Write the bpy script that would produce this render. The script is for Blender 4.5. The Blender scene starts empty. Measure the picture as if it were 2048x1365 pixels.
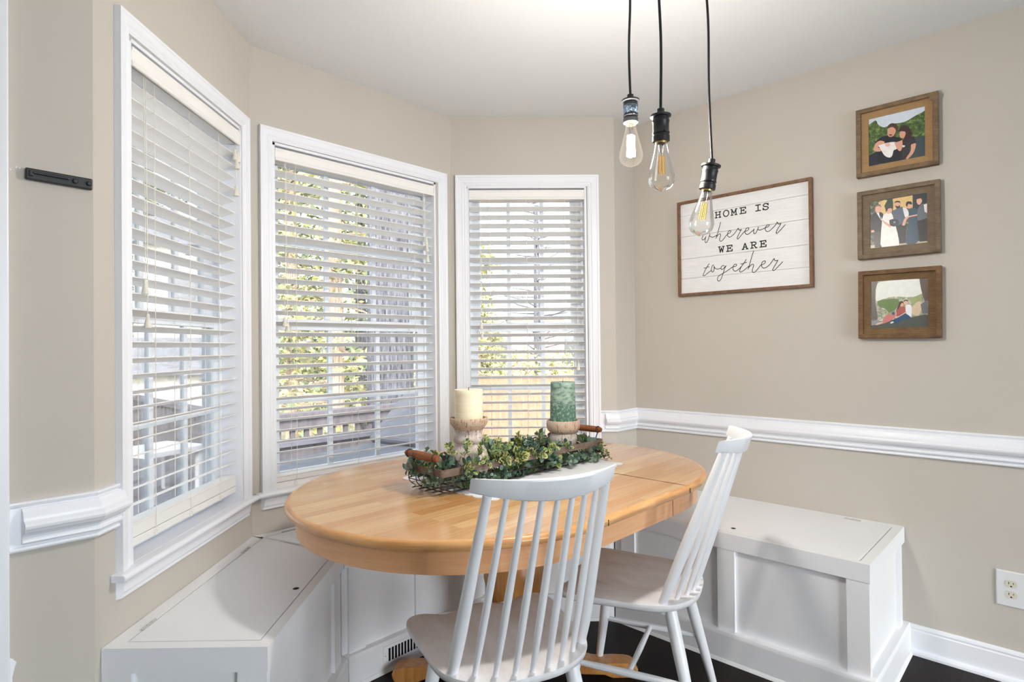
import bpy, bmesh, math, random
from mathutils import Vector, Matrix, Euler
random.seed(11)
SC = bpy.context.scene
COL = SC.collection
PI = math.pi
R = math.radians

# ------------------------------------------------------------------ materials
def lin(c):
    o = []
    for v in c:
        v = v / 255.0
        o.append(v / 12.92 if v <= 0.04045 else ((v + 0.055) / 1.055) ** 2.4)
    return (o[0], o[1], o[2], 1.0)

class NT:
    def __init__(s, name):
        s.m = bpy.data.materials.new(name); s.m.use_nodes = True
        s.t = s.m.node_tree; s.t.nodes.clear()
        s.out = s.n('ShaderNodeOutputMaterial')
    def n(s, k, **kw):
        nd = s.t.nodes.new(k)
        for a, b in kw.items(): setattr(nd, a, b)
        return nd
    def l(s, a, b): s.t.links.new(a, b)
    def bsdf(s, col=None, rough=.5, spec=.5, metal=0, coat=0):
        b = s.n('ShaderNodeBsdfPrincipled')
        if col is not None: b.inputs['Base Color'].default_value = col
        b.inputs['Roughness'].default_value = rough
        b.inputs['Specular IOR Level'].default_value = spec
        b.inputs['Metallic'].default_value = metal
        b.inputs['Coat Weight'].default_value = coat
        b.inputs['Coat Roughness'].default_value = .12
        s.l(b.outputs[0], s.out.inputs[0]); return b
    def coord(s, scale=(1, 1, 1), rot=(0, 0, 0), kind='Object'):
        t = s.n('ShaderNodeTexCoord'); m = s.n('ShaderNodeMapping')
        m.inputs['Scale'].default_value = scale; m.inputs['Rotation'].default_value = rot
        s.l(t.outputs[kind], m.inputs[0]); return m.outputs[0]
    def noise(s, vec, scale, detail=4, rough=.55):
        n = s.n('ShaderNodeTexNoise'); n.inputs['Scale'].default_value = scale
        n.inputs['Detail'].default_value = detail; n.inputs['Roughness'].default_value = rough
        s.l(vec, n.inputs['Vector']); return n.outputs['Fac']
    def ramp(s, fac, stops):
        r = s.n('ShaderNodeValToRGB'); e = r.color_ramp.elements
        while len(e) < len(stops): e.new(.5)
        for k, (p, c) in zip(e, stops): k.position = p; k.color = c
        s.l(fac, r.inputs[0]); return r.outputs[0]
    def mix(s, fac, a, b, mode='MIX'):
        m = s.n('ShaderNodeMix', data_type='RGBA', blend_type=mode)
        for sock, v in ((m.inputs[0], fac), (m.inputs[6], a), (m.inputs[7], b)):
            if hasattr(v, 'is_linked'): s.l(v, sock)
            else: sock.default_value = v
        return m.outputs[2]
    def bump(s, h, b, strength=.2, dist=.002):
        n = s.n('ShaderNodeBump'); n.inputs['Strength'].default_value = strength
        n.inputs['Distance'].default_value = dist
        s.l(h, n.inputs['Height']); s.l(n.outputs[0], b.inputs['Normal'])

def paint(name, rgb, rough=.5, var=.04, scale=6, bump=.0, spec=.4, metal=0, coat=0, bscale=90):
    t = NT(name); c = lin(rgb); b = t.bsdf(c, rough, spec, metal, coat)
    v = t.coord()
    if var:
        d = tuple(x * (1 - var) for x in c[:3]) + (1,); u = tuple(min(1, x * (1 + var)) for x in c[:3]) + (1,)
        t.l(t.ramp(t.noise(v, scale), [(.3, d), (.7, u)]), b.inputs['Base Color'])
    if bump: t.bump(t.noise(v, bscale, 3), b, bump)
    return t.m

def woodmat(name, dark, light, grain=(2, 30, 30), rough=.45, scale=3, spots=None, coat=0, bump=.15):
    t = NT(name); b = t.bsdf(None, rough, .4, 0, coat)
    v = t.coord(grain)
    f = t.noise(v, scale, 6, .65)
    c = t.ramp(f, [(.32, lin(dark)), (.68, lin(light))])
    if spots:
        g = t.noise(t.coord((1, 1, 1)), 22, 5, .7)
        k = t.ramp(g, [(.5, (0, 0, 0, 1)), (.62, (1, 1, 1, 1))])
        c = t.mix(k, c, lin(spots))
    t.l(c, b.inputs['Base Color'])
    if bump: t.bump(f, b, bump)
    return t.m

M = {}
M['wall'] = paint('wall_paint', (194, 188, 179), .75, .015, 2.5, .05, .25, bscale=60)
M['ceil'] = paint('ceiling_paint', (222, 224, 226), .85, .01, 2, .04, .2, bscale=70)
M['trim'] = paint('trim_white', (236, 238, 244), .38, .012, 3, 0, .45)
M['bench'] = paint('bench_white', (242, 243, 246), .42, .015, 4, 0, .45)
M['blind'] = paint('blind_offwhite', (240, 238, 235), .45, .01, 4, 0, .4)
M['cream'] = paint('cream_cord', (230, 225, 212), .7, .05, 60)
M['vinyl'] = paint('vinyl_white', (236, 240, 245), .35, .01, 4)
M['chair'] = paint('chair_white', (238, 240, 244), .33, .02, 7, 0, .5)
def chairworn():
    t = NT('chair_seat_worn'); b = t.bsdf(None, .36, .5)
    f = t.noise(t.coord((3, 1.2, 1)), 5, 5, .6)
    t.l(t.ramp(f, [(.36, lin((226, 224, 225))), (.62, lin((240, 241, 244)))]), b.inputs['Base Color']); return t.m
M['chairseat'] = chairworn()
M['black'] = paint('black_metal', (34, 34, 37), .42, .08, 30, .05, .5)
M['cord'] = paint('black_cord', (30, 30, 33), .7, .1, 300)
M['dark'] = paint('dark_slot', (9, 9, 10), .9, 0)
M['brass'] = paint('lamp_brass', (200, 170, 110), .35, .05, 40, metal=.8)
M['plate'] = paint('outlet_white', (222, 223, 225), .35, .01, 8)
M['almond'] = paint('outlet_almond', (214, 208, 192), .35, .01, 8)
M['wire'] = paint('rusty_wire', (66, 54, 48), .6, .25, 60)
M['hinge'] = paint('painted_hinge', (196, 194, 190), .5, .1, 80)
M['linen'] = paint('linen_white', (226, 226, 230), .9, .03, 40, .1)
M['print'] = paint('print_black', (34, 34, 36), .8, 0)
M['pinegray'] = None

def tablewood(name, edge=False):
    t = NT(name); b = t.bsdf(None, .26, .5, 0, .45)
    v = t.coord((1, 1, 1))
    br = t.n('ShaderNodeTexBrick')
    br.offset = .37; br.inputs['Scale'].default_value = 1
    br.inputs['Brick Width'].default_value = .42; br.inputs['Row Height'].default_value = .045
    br.inputs['Mortar Size'].default_value = .0004; br.inputs['Bias'].default_value = 0.0
    br.inputs['Color1'].default_value = lin((226, 187, 135)) if not edge else lin((206, 150, 88))
    br.inputs['Color2'].default_value = lin((200, 147, 92)) if not edge else lin((196, 132, 70))
    br.inputs['Mortar'].default_value = lin((214, 164, 108))
    t.l(v, br.inputs['Vector'])
    g = t.noise(t.coord((2.2, 46, 20)), 2.4, 6, .6)
    gr = t.ramp(g, [(.3, (.80, .74, .68, 1)), (.65, (1.06, 1.05, 1.04, 1))])
    c = t.mix(1.0, br.outputs['Color'], gr, 'MULTIPLY')
    t.l(c, b.inputs['Base Color'])
    return t.m
M['table'] = tablewood('butcher_block_maple')
M['tedge'] = woodmat('table_edge_maple', (200, 138, 80), (228, 178, 118), (2, 2, 26), .3, 4, coat=.25)
M['apron'] = woodmat('table_apron_maple', (222, 164, 116), (234, 184, 138), (2, 2, 30), .33, 3, coat=.2)
M['ped'] = woodmat('table_pedestal_maple', (176, 116, 58), (204, 148, 86), (20, 20, 2), .33, 3, coat=.2)

def floorwood():
    t = NT('dark_plank_floor'); b = t.bsdf(None, .55, .2)
    v = t.coord((1, 1, 1))
    br = t.n('ShaderNodeTexBrick'); br.offset = .43
    br.inputs['Scale'].default_value = 1; br.inputs['Brick Width'].default_value = 1.2
    br.inputs['Row Height'].default_value = .15; br.inputs['Mortar Size'].default_value = .0015
    br.inputs['Color1'].default_value = lin((38, 30, 27)); br.inputs['Color2'].default_value = lin((29, 23, 22))
    br.inputs['Mortar'].default_value = lin((20, 16, 15)); t.l(v, br.inputs['Vector'])
    g = t.noise(t.coord((2.5, 40, 1)), 2.2, 6, .65)
    c = t.mix(1.0, br.outputs['Color'], t.ramp(g, [(.3, (.62, .6, .6, 1)), (.7, (1.15, 1.1, 1.08, 1))]), 'MULTIPLY')
    t.l(c, b.inputs['Base Color']); t.bump(g, b, .15); return t.m
M['floor'] = floorwood()

def framewood(name, a, b_, c_):
    t = NT(name); b = t.bsdf(None, .7, .3)
    f = t.noise(t.coord((4, 4, 4)), 7, 6, .7); g = t.noise(t.coord((6, 60, 60)), 3, 5, .6)
    c = t.ramp(f, [(.3, lin(a)), (.52, lin(b_)), (.75, lin(c_))])
    c = t.mix(.45, c, t.ramp(g, [(.3, lin(a)), (.7, lin(c_))]))
    t.l(c, b.inputs['Base Color']); t.bump(f, b, .35); return t.m
M['fw1'] = framewood('barnwood_grey_brown', (78, 62, 48), (122, 100, 76), (148, 124, 94))
M['fw1i'] = framewood('oak_inner', (138, 108, 72), (158, 126, 86), (172, 140, 100))
M['fw2'] = framewood('barnwood_grey', (84, 70, 56), (118, 100, 82), (146, 128, 106))
M['fw2i'] = framewood('barnwood_grey_inner', (96, 82, 64), (120, 104, 84), (136, 120, 98))
M['fw3'] = framewood('barnwood_dark', (72, 52, 36), (112, 82, 54), (138, 108, 76))
M['fw3i'] = framewood('walnut_inner', (84, 62, 44), (112, 86, 58), (138, 108, 72))
M['signframe'] = woodmat('sign_frame_wood', (98, 70, 50), (134, 100, 74), (8, 8, 8), .6, 5)

def signboard():
    t = NT('whitewashed_planks'); b = t.bsdf(None, .75, .3)
    v = t.coord((1, 1, 1))
    g = t.noise(t.coord((2.5, 1, 40)), 4, 7, .7)
    c = t.ramp(g, [(.18, lin((196, 190, 184))), (.34, lin((226, 226, 226))), (.7, lin((238, 239, 240)))])
    s = t.ramp(t.noise(t.coord((6, 1, 30)), 3, 6, .75), [(.68, (0, 0, 0, 1)), (.78, (1, 1, 1, 1))])
    c = t.mix(s, c, lin((206, 190, 176)))
    t.l(c, b.inputs['Base Color']); return t.m
M['board'] = signboard()

def whitewash(name, w, br):
    t = NT(name); b = t.bsdf(None, .8, .25)
    f = t.noise(t.coord((22, 22, 5)), 5, 8, .8)
    t.l(t.ramp(f, [(.40, lin(br)), (.48, lin(w)), (.56, lin(w)), (.66, lin(br))]), b.inputs['Base Color'])
    t.bump(f, b, .5, .004); return t.m
M['wash'] = whitewash('whitewashed_turned_wood', (206, 196, 190), (138, 108, 90))
M['washtop'] = whitewash('worn_turned_wood', (200, 180, 160), (150, 102, 68))
def waxcream():
    t = NT('cream_wax'); b = t.bsdf(lin((236, 226, 196)), .5, .4)
    b.inputs['Subsurface Weight'].default_value = .15; b.inputs['Subsurface Radius'].default_value = (.01, .008, .005)
    f = t.noise(t.coord((1, 1, 8)), 9, 3)
    t.l(t.ramp(f, [(.3, lin((228, 216, 184))), (.7, lin((240, 232, 208)))]), b.inputs['Base Color']); return t.m
M['wax'] = waxcream()
def waxgreen():
    t = NT('green_mottled_wax'); b = t.bsdf(None, .55, .35)
    v = t.coord((1, 1, 1)); sep = t.n('ShaderNodeSeparateXYZ'); t.l(v, sep.inputs[0])
    f = t.noise(t.coord((12, 12, 26)), 2.2, 6, .65)
    hi = t.ramp(f, [(.40, lin((88, 116, 104))), (.52, lin((140, 164, 150))), (.70, lin((174, 190, 172)))])
    f2 = t.noise(t.coord((40, 40, 40)), 2.5, 5, .7)
    lo = t.ramp(f2, [(.4, lin((74, 108, 94))), (.54, lin((94, 126, 110))), (.64, lin((172, 190, 170)))])
    s = t.n('ShaderNodeMath', operation='GREATER_THAN'); t.l(sep.outputs[2], s.inputs[0]); s.inputs[1].default_value = .078
    t.l(t.mix(s.outputs[0], lo, hi), b.inputs['Base Color']); return t.m
M['waxg'] = waxgreen()
M['handle'] = woodmat('rust_brown_handle', (110, 58, 28), (168, 98, 52), (30, 4, 30), .55, 4, spots=(120, 70, 40))
M['rim'] = framewood('aged_metal_band', (84, 70, 62), (118, 102, 92), (140, 126, 116))
M['leafd'] = paint('leaf_dark', (66, 94, 80), .5, .25, 40)
M['leafs'] = paint('leaf_sage', (124, 150, 134), .5, .2, 40)
M['leafy'] = paint('leaf_yellow', (186, 186, 116), .5, .15, 40)
M['leafm'] = paint('leaf_mid', (100, 126, 78), .5, .25, 40)
M['twig'] = paint('twig', (74, 62, 48), .8, .2, 40)

def glassmat(name, tint=(1, 1, 1, 1), refl=.07):
    t = NT(name); tr = t.n('ShaderNodeBsdfTransparent'); tr.inputs[0].default_value = tint
    gl = t.n('ShaderNodeBsdfGlossy'); gl.inputs['Roughness'].default_value = .02
    fr = t.n('ShaderNodeLayerWeight'); fr.inputs['Blend'].default_value = .25
    mp = t.n('ShaderNodeMath', operation='MULTIPLY_ADD'); t.l(fr.outputs['Fresnel'], mp.inputs[0])
    mp.inputs[1].default_value = .7; mp.inputs[2].default_value = refl * .3
    mx = t.n('ShaderNodeMixShader'); t.l(mp.outputs[0], mx.inputs[0]); t.l(tr.outputs[0], mx.inputs[1]); t.l(gl.outputs[0], mx.inputs[2])
    t.l(mx.outputs[0], t.out.inputs[0]); return t.m
M['glass'] = glassmat('window_glass', (.95, .97, .98, 1), .05)
M['bulb'] = glassmat('bulb_glass', (.985, .98, .965, 1), .12)
def emit(name, rgb, s):
    t = NT(name); e = t.n('ShaderNodeEmission'); e.inputs[0].default_value = lin(rgb); e.inputs[1].default_value = s
    t.l(e.outputs[0], t.out.inputs[0]); return t.m
def litbulb():
    t = NT('lit_bulb_glass'); tr = t.n('ShaderNodeBsdfTransparent'); e = t.n('ShaderNodeEmission'); e.inputs[0].default_value = lin((255, 238, 214)); e.inputs[1].default_value = 1.7
    lw = t.n('ShaderNodeLayerWeight'); lw.inputs['Blend'].default_value = .4
    r = t.n('ShaderNodeMapRange'); t.l(lw.outputs['Facing'], r.inputs[0]); r.inputs[3].default_value = .03; r.inputs[4].default_value = .12
    mx = t.n('ShaderNodeMixShader'); t.l(r.outputs[0], mx.inputs[0]); t.l(tr.outputs[0], mx.inputs[1]); t.l(e.outputs[0], mx.inputs[2]); t.l(mx.outputs[0], t.out.inputs[0]); return t.m
M['litbulb'] = litbulb()
M['glow'] = emit('lit_filament', (255, 236, 205), 150)
M['phosphor'] = paint('filament_phosphor', (246, 190, 40), .5, 0)
M['stem'] = glassmat('bulb_stem_glass', (.8, .8, .82, 1), .5)
def labelmat():
    t = NT('worn_print_label'); b = t.bsdf(None, .5, .4)
    br = t.n('ShaderNodeTexBrick'); t.l(t.coord((1, 1, 1)), br.inputs['Vector'])
    f = t.noise(t.coord((260, 260, 160)), 1.3, 3, .6)
    t.l(t.ramp(f, [(.50, lin((36, 48, 60))), (.6, lin((132, 150, 164)))]), b.inputs['Base Color']); return t.m
M['label'] = labelmat()
M['fill_diffuser'] = emit('fill_diffuser_glow', (255, 250, 240), .5)  # glowing diffuser of the added ceiling fill lights

# outdoors
M['deck'] = woodmat('weathered_deck', (98, 96, 102), (128, 126, 132), (.8, 18, 1), .8, 3)
M['rail'] = woodmat('weathered_rail', (96, 90, 92), (126, 120, 122), (6, 6, 2), .8, 3)
M['fence'] = woodmat('cedar_fence', (146, 104, 86), (172, 128, 106), (9, 9, 1), .8, 3)
M['grass'] = paint('winter_lawn', (172, 162, 128), .95, .3, 1.2)
M['bark'] = None
def bark(name, a, b_):
    t = NT(name); b = t.bsdf(None, .9, .1)
    f = t.noise(t.coord((14, 14, 1.8)), 3, 7, .72)
    t.l(t.ramp(f, [(.36, lin(a)), (.62, lin(b_))]), b.inputs['Base Color']); t.bump(f, b, 1, .05); return t.m
M['bark'] = bark('grey_furrowed_bark', (70, 70, 76), (150, 150, 158))
M['bark2'] = bark('pale_bark', (168, 142, 122), (222, 202, 184))
M['needle'] = paint('pine_needles', (156, 160, 110), .9, .4, 3)
M['needle2'] = paint('pine_needles_dark', (116, 126, 100), .9, .4, 3)
M['hedge'] = paint('hedge_leaf', (184, 178, 128), .9, .35, 3)
M['brick'] = paint('pale_brick', (214, 160, 142), .9, .12, 6)
M['roofing'] = paint('grey_shingles', (150, 150, 156), .9, .15, 10)
M['siding'] = paint('white_siding', (222, 219, 215), .7, .03, 5)
M['patio'] = paint('patio_cushion', (92, 94, 98), .8, .1, 10)
M['concrete'] = paint('outside_wall', (214, 214, 214), .8, .04, 5)

# ------------------------------------------------------------------ mesh tools
class MB:
    def __init__(s): s.v = []; s.f = []; s.mi = []; s.sm = []
    def add(s, vs, fs, m=0, smooth=False, T=None):
        o = len(s.v)
        for v in vs:
            v = Vector(v); s.v.append(tuple(T @ v) if T is not None else tuple(v))
        for f in fs:
            s.f.append(tuple(o + i for i in f)); s.mi.append(m); s.sm.append(smooth)
        return s
    def box(s, x0, x1, y0, y1, z0, z1, m=0, T=None):
        vs = [(x, y, z) for x in (x0, x1) for y in (y0, y1) for z in (z0, z1)]
        return s.add(vs, [(0, 1, 3, 2), (4, 6, 7, 5), (0, 4, 5, 1), (2, 3, 7, 6), (0, 2, 6, 4), (1, 5, 7, 3)], m, False, T)
    def prism(s, poly, z0, z1, m=0, T=None, top=None):
        n = len(poly); tp = top or poly
        vs = [(x, y, z0) for x, y in poly] + [(x, y, z1) for x, y in tp]
        fs = [tuple(range(n - 1, -1, -1)), tuple(range(n, 2 * n))] + [(i, (i + 1) % n, n + (i + 1) % n, n + i) for i in range(n)]
        return s.add(vs, fs, m, False, T)
    def ring(s, outer, inner, z0, z1, m=0, T=None):
        n = len(outer)
        vs = [(x, y, z0) for x, y in outer] + [(x, y, z0) for x, y in inner] + [(x, y, z1) for x, y in outer] + [(x, y, z1) for x, y in inner]
        fs = []
        for i in range(n):
            j = (i + 1) % n
            fs += [(i, j, 2 * n + j, 2 * n + i), (n + j, n + i, 3 * n + i, 3 * n + j), (2 * n + i, 2 * n + j, 3 * n + j, 3 * n + i), (j, i, n + i, n + j)]
        return s.add(vs, fs, m, False, T)
    def sweepx(s, prof, x0, x1, k0=0, k1=0, m=0, T=None, smooth=False):
        # profile of (protrusion p, z); local y = -p ; ends shift with p (mitres)
        n = len(prof)
        vs = [(x0 + k0 * p, -p, z) for p, z in prof] + [(x1 + k1 * p, -p, z) for p, z in prof]
        fs = [tuple(range(n)), tuple(range(2 * n - 1, n - 1, -1))] + [(i, n + i, n + (i + 1) % n, (i + 1) % n) for i in range(n)]
        return s.add(vs, fs, m, smooth, T)
    def frame(s, u0, u1, v0, v1, prof, m=0, T=None, bottom=True, ms=None):
        # mitred picture frame from a closed profile of (inset d, protrusion p)
        n = len(prof)
        cs = []
        for d, p in prof:
            b = d if bottom else 0
            cs.append([(u0 + d, -p, v0 + b), (u1 - d, -p, v0 + b), (u1 - d, -p, v1 - d), (u0 + d, -p, v1 - d)])
        vs = [c for q in cs for c in q]
        fs = []
        for i in range(n):
            j = (i + 1) % n
            for k in range(4):
                if k == 0 and not bottom: continue
                l = (k + 1) % 4
                fs.append((4 * i + k, 4 * i + l, 4 * j + l, 4 * j + k))
        if not bottom:
            fs.append(tuple(4 * i for i in range(n))); fs.append(tuple(4 * i + 1 for i in range(n)))
        return s.add(vs, fs, m, False, T)
    def tube(s, pts, r, n=8, m=0, T=None, closed=False, smooth=True, flat=1.0):
        pts = [Vector(p) for p in pts]; N = len(pts)
        rr = r if isinstance(r, (list, tuple)) else [r] * N
        vs = []; up = None
        for i, p in enumerate(pts):
            if closed: d = pts[(i + 1) % N] - pts[i - 1]
            else: d = pts[min(i + 1, N - 1)] - pts[max(i - 1, 0)]
            if d.length < 1e-9: d = Vector((0, 0, 1))
            d.normalize()
            if up is None:
                up = Vector((0, 0, 1)) if abs(d.z) < .9 else Vector((1, 0, 0))
            up = (up - d * up.dot(d))
            if up.length < 1e-6: up = d.orthogonal()
            up.normalize(); sd = d.cross(up)
            for k in range(n):
                a = 2 * PI * k / n
                vs.append(p + up * math.cos(a) * rr[i] * flat + sd * math.sin(a) * rr[i])
        fs = []
        for i in range(N if closed else N - 1):
            j = (i + 1) % N
            for k in range(n):
                l = (k + 1) % n
                fs.append((i * n + k, i * n + l, j * n + l, j * n + k))
        s.add(vs, fs, m, smooth, T)
        if not closed:
            o = len(s.v) - len(vs)
            for idx in (list(range(n))[::-1], [(N - 1) * n + k for k in range(n)]):
                s.f.append(tuple(o + i for i in idx)); s.mi.append(m); s.sm.append(False)
        return s
    def lathe(s, prof, c=(0, 0, 0), n=32, m=0, T=None, smooth=True, sharp=False):
        vs = []; rows = []
        for r, z in prof:
            if r < 1e-6: rows.append([len(vs)]); vs.append((c[0], c[1], c[2] + z))
            else:
                rows.append(list(range(len(vs), len(vs) + n)))
                for k in range(n): vs.append((c[0] + r * math.cos(2 * PI * k / n), c[1] + r * math.sin(2 * PI * k / n), c[2] + z))
        fs = []
        for a, b in zip(rows, rows[1:]):
            for k in range(n):
                l = (k + 1) % n
                if len(a) == 1 and len(b) == 1: continue
                if len(a) == 1: fs.append((a[0], b[l], b[k]))
                elif len(b) == 1: fs.append((a[k], a[l], b[0]))
                else: fs.append((a[k], a[l], b[l], b[k]))
        if len(rows[0]) > 1: fs.append(tuple(rows[0][::-1]))
        if len(rows[-1]) > 1: fs.append(tuple(rows[-1]))
        return s.add(vs, fs, m, smooth, T)
    def build(s, name, mats, parent=None, loc=None, bevel=0, seg=2, recalc=True, angle=35):
        me = bpy.data.meshes.new(name); me.from_pydata(s.v, [], s.f)
        for mm in (mats if isinstance(mats, (list, tuple)) else [mats]): me.materials.append(mm)
        me.polygons.foreach_set('material_index', s.mi); me.polygons.foreach_set('use_smooth', s.sm)
        if recalc:
            bm = bmesh.new(); bm.from_mesh(me); bmesh.ops.recalc_face_normals(bm, faces=bm.faces); bm.to_mesh(me); bm.free()
        if any(s.sm):
            try: me.set_sharp_from_angle(angle=R(angle))
            except Exception: pass
        me.update()
        o = bpy.data.objects.new(name, me); COL.objects.link(o)
        if parent is not None: o.parent = parent
        if loc is not None: o.location = loc
        if bevel:
            b = o.modifiers.new('bevel', 'BEVEL'); b.width = bevel; b.segments = seg; b.limit_method = 'ANGLE'; b.angle_limit = R(40)
        return o

def tag(o, label, cat, group=None):
    o['label'] = label; o['category'] = cat
    if group: o['group'] = group
    return o
def thing(name, label, cat, loc=(0, 0, 0), rz=0, group=None):
    o = bpy.data.objects.new(name, None); COL.objects.link(o); o.empty_display_size = .1
    o.location = loc; o.rotation_euler = (0, 0, rz)
    return tag(o, label, cat, group)
def struct(o): o['kind'] = 'structure'; return o
def sframe(name, loc, rz):
    o = bpy.data.objects.new(name, None); COL.objects.link(o); o.location = loc; o.rotation_euler = (0, 0, rz); return struct(o)
def copy_tree(o, parent=None):
    c = o.copy(); COL.objects.link(c)
    if parent is not None: c.parent = parent
    for ch in list(o.children): copy_tree(ch, c)
    return c
def catmull(pts, k=5):
    P = [pts[0]] + list(pts) + [pts[-1]]; o = []
    for i in range(1, len(P) - 2):
        for j in range(k):
            t = j / k; r = []
            for a, b, c, d in zip(P[i - 1], P[i], P[i + 1], P[i + 2]):
                r.append(.5 * (2 * b + (c - a) * t + (2 * a - 5 * b + 4 * c - d) * t * t + (3 * b - a - 3 * c + d) * t ** 3))
            o.append(tuple(r))
    o.append(tuple(pts[-1])); return o
def inset(poly, ds):
    n = len(poly); o = []
    L = []
    for i in range(n):
        a = Vector(poly[i]); b = Vector(poly[(i + 1) % n]); d = (b - a).normalized(); nr = Vector((-d.y, d.x))
        L.append((a + nr * ds[i], d))
    for i in range(n):
        p, d = L[i - 1]; q, e = L[i]
        den = d.x * e.y - d.y * e.x
        t = ((q.x - p.x) * e.y - (q.y - p.y) * e.x) / den
        o.append(tuple(p + d * t))
    return o
SCRIPT=[[(131.9,301.3),(127.7,291.9),(124.1,282.5),(128.1,275.3),(135.1,277.7),(142.1,284.4),(145.0,290.6)],[(145.0,290.6),(140.8,273.6),(141.2,263.7),(146.3,259.7),(152.2,264.4),(158.1,276.8),(163.4,292.5),(166.9,300.7)],[(166.9,300.7),(164.0,293.5),(168.5,287.4),(178.6,283.2),(190.0,284.4),(200.1,289.5)],[(222.2,350.1),(216.3,331.5),(209.4,308.8),(202.4,289.2),(197.1,274.2)],[(200.0,280.8),(209.1,290.4),(215.8,293.8),(220.8,290.9),(219.6,281.4),(216.1,271.0),(215.4,262.5),(219.8,257.6),(227.6,258.7),(236.5,267.2),(247.7,279.6),(257.6,287.8),(266.4,290.9),(271.9,297.5),(268.7,302.3),(262.2,301.1),(256.6,293.3),(254.9,285.0),(257.5,276.1),(265.0,271.3),(275.9,274.6),(289.0,284.5),(299.8,297.7),(308.5,308.1)],[(308.5,308.1),(311.6,299.2),(317.9,297.7),(323.8,299.5)],[(323.8,299.5),(316.7,288.9),(309.2,276.3),(303.1,263.4),(304.6,256.3),(312.1,261.1),(328.0,277.9),(338.6,287.9),(348.1,289.6),(357.5,294.5),(358.6,300.6),(353.5,303.0),(346.1,299.3),(340.8,289.7),(341.2,280.2),(348.9,272.3),(357.2,273.2),(369.7,281.3),(380.1,289.1),(383.3,293.8)],[(383.3,293.8),(381.1,283.8),(382.0,273.3),(387.0,270.5),(392.2,274.9),(398.5,286.4),(404.2,299.0)],[(404.2,299.0),(400.5,289.2),(406.6,285.2),(415.6,284.9),(426.7,288.4),(438.8,291.8),(447.7,294.5),(452.8,299.9),(449.8,303.4),(442.9,301.4),(435.8,293.2),(434.7,284.2),(438.6,275.4),(445.5,271.9),(455.4,275.0),(468.3,285.3),(480.2,296.7),(489.1,309.4)],[(489.1,309.4),(491.0,301.6),(497.7,299.6),(504.9,300.9)],[(504.9,300.9),(498.5,289.9),(490.6,278.0),(483.7,263.8),(485.5,257.0),(493.3,262.4),(508.0,276.4),(523.5,292.1)],[(160.6,152.9),(149.7,139.3),(137.4,118.8),(128.3,100.4),(130.3,96.3),(138.4,97.5),(152.0,107.1),(169.4,118.2)],[(133.5,133.9),(144.3,134.1),(152.4,137.8),(161.1,137.5)],[(184.3,144.7),(177.7,141.5),(171.6,126.9),(172.1,115.4),(177.3,110.4),(182.6,113.1),(186.1,125.4),(185.6,138.2)],[(185.6,138.2),(190.7,127.5),(202.4,122.5),(219.3,124.0)],[(237.5,134.1),(229.9,136.8),(223.3,131.8),(220.6,123.2),(225.7,117.7),(233.5,121.9),(241.3,129.9),(246.5,133.8)],[(246.5,133.8),(239.9,122.6),(232.0,102.0),(222.6,76.5),(214.7,64.6),(208.1,62.0),(202.3,68.2),(203.1,79.5),(212.4,90.0),(230.6,98.4),(253.8,109.9),(279.3,124.8),(291.9,126.0),(298.2,132.7),(294.5,136.8),(285.7,134.0),(280.6,123.4),(281.7,110.9),(289.1,104.0),(299.1,105.5),(311.6,114.1),(326.0,128.0),(333.5,137.6),(344.7,154.1)],[(326.0,128.6),(317.9,117.2),(312.7,102.9),(316.3,96.4),(325.6,99.2),(333.0,103.4),(344.1,110.8),(355.2,119.5)],[(318.1,135.6),(326.1,134.7),(337.2,138.4),(346.3,139.9)],[(380.2,190.1),(372.7,168.5),(362.7,136.9),(353.2,106.3)],[(355.7,113.3),(363.7,122.2),(372.2,128.0),(378.7,125.5),(377.4,116.0),(373.0,101.9),(373.5,92.1),(380.0,88.5),(387.2,92.0),(398.1,103.0),(412.5,119.6),(421.9,122.2),(431.3,127.1),(433.1,135.3),(427.9,137.7),(419.7,133.2),(415.5,124.0),(415.9,114.4),(420.5,106.8),(427.5,104.3),(439.2,107.8),(454.4,119.9),(466.0,135.3),(473.0,143.9)],[(473.0,143.9),(475.2,135.4),(480.8,133.0),(489.3,134.5)],[(489.3,134.5),(481.8,120.6),(471.3,104.0),(466.0,92.7),(470.0,88.2),(479.2,94.9),(494.1,108.7),(510.0,125.2)]]
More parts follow.
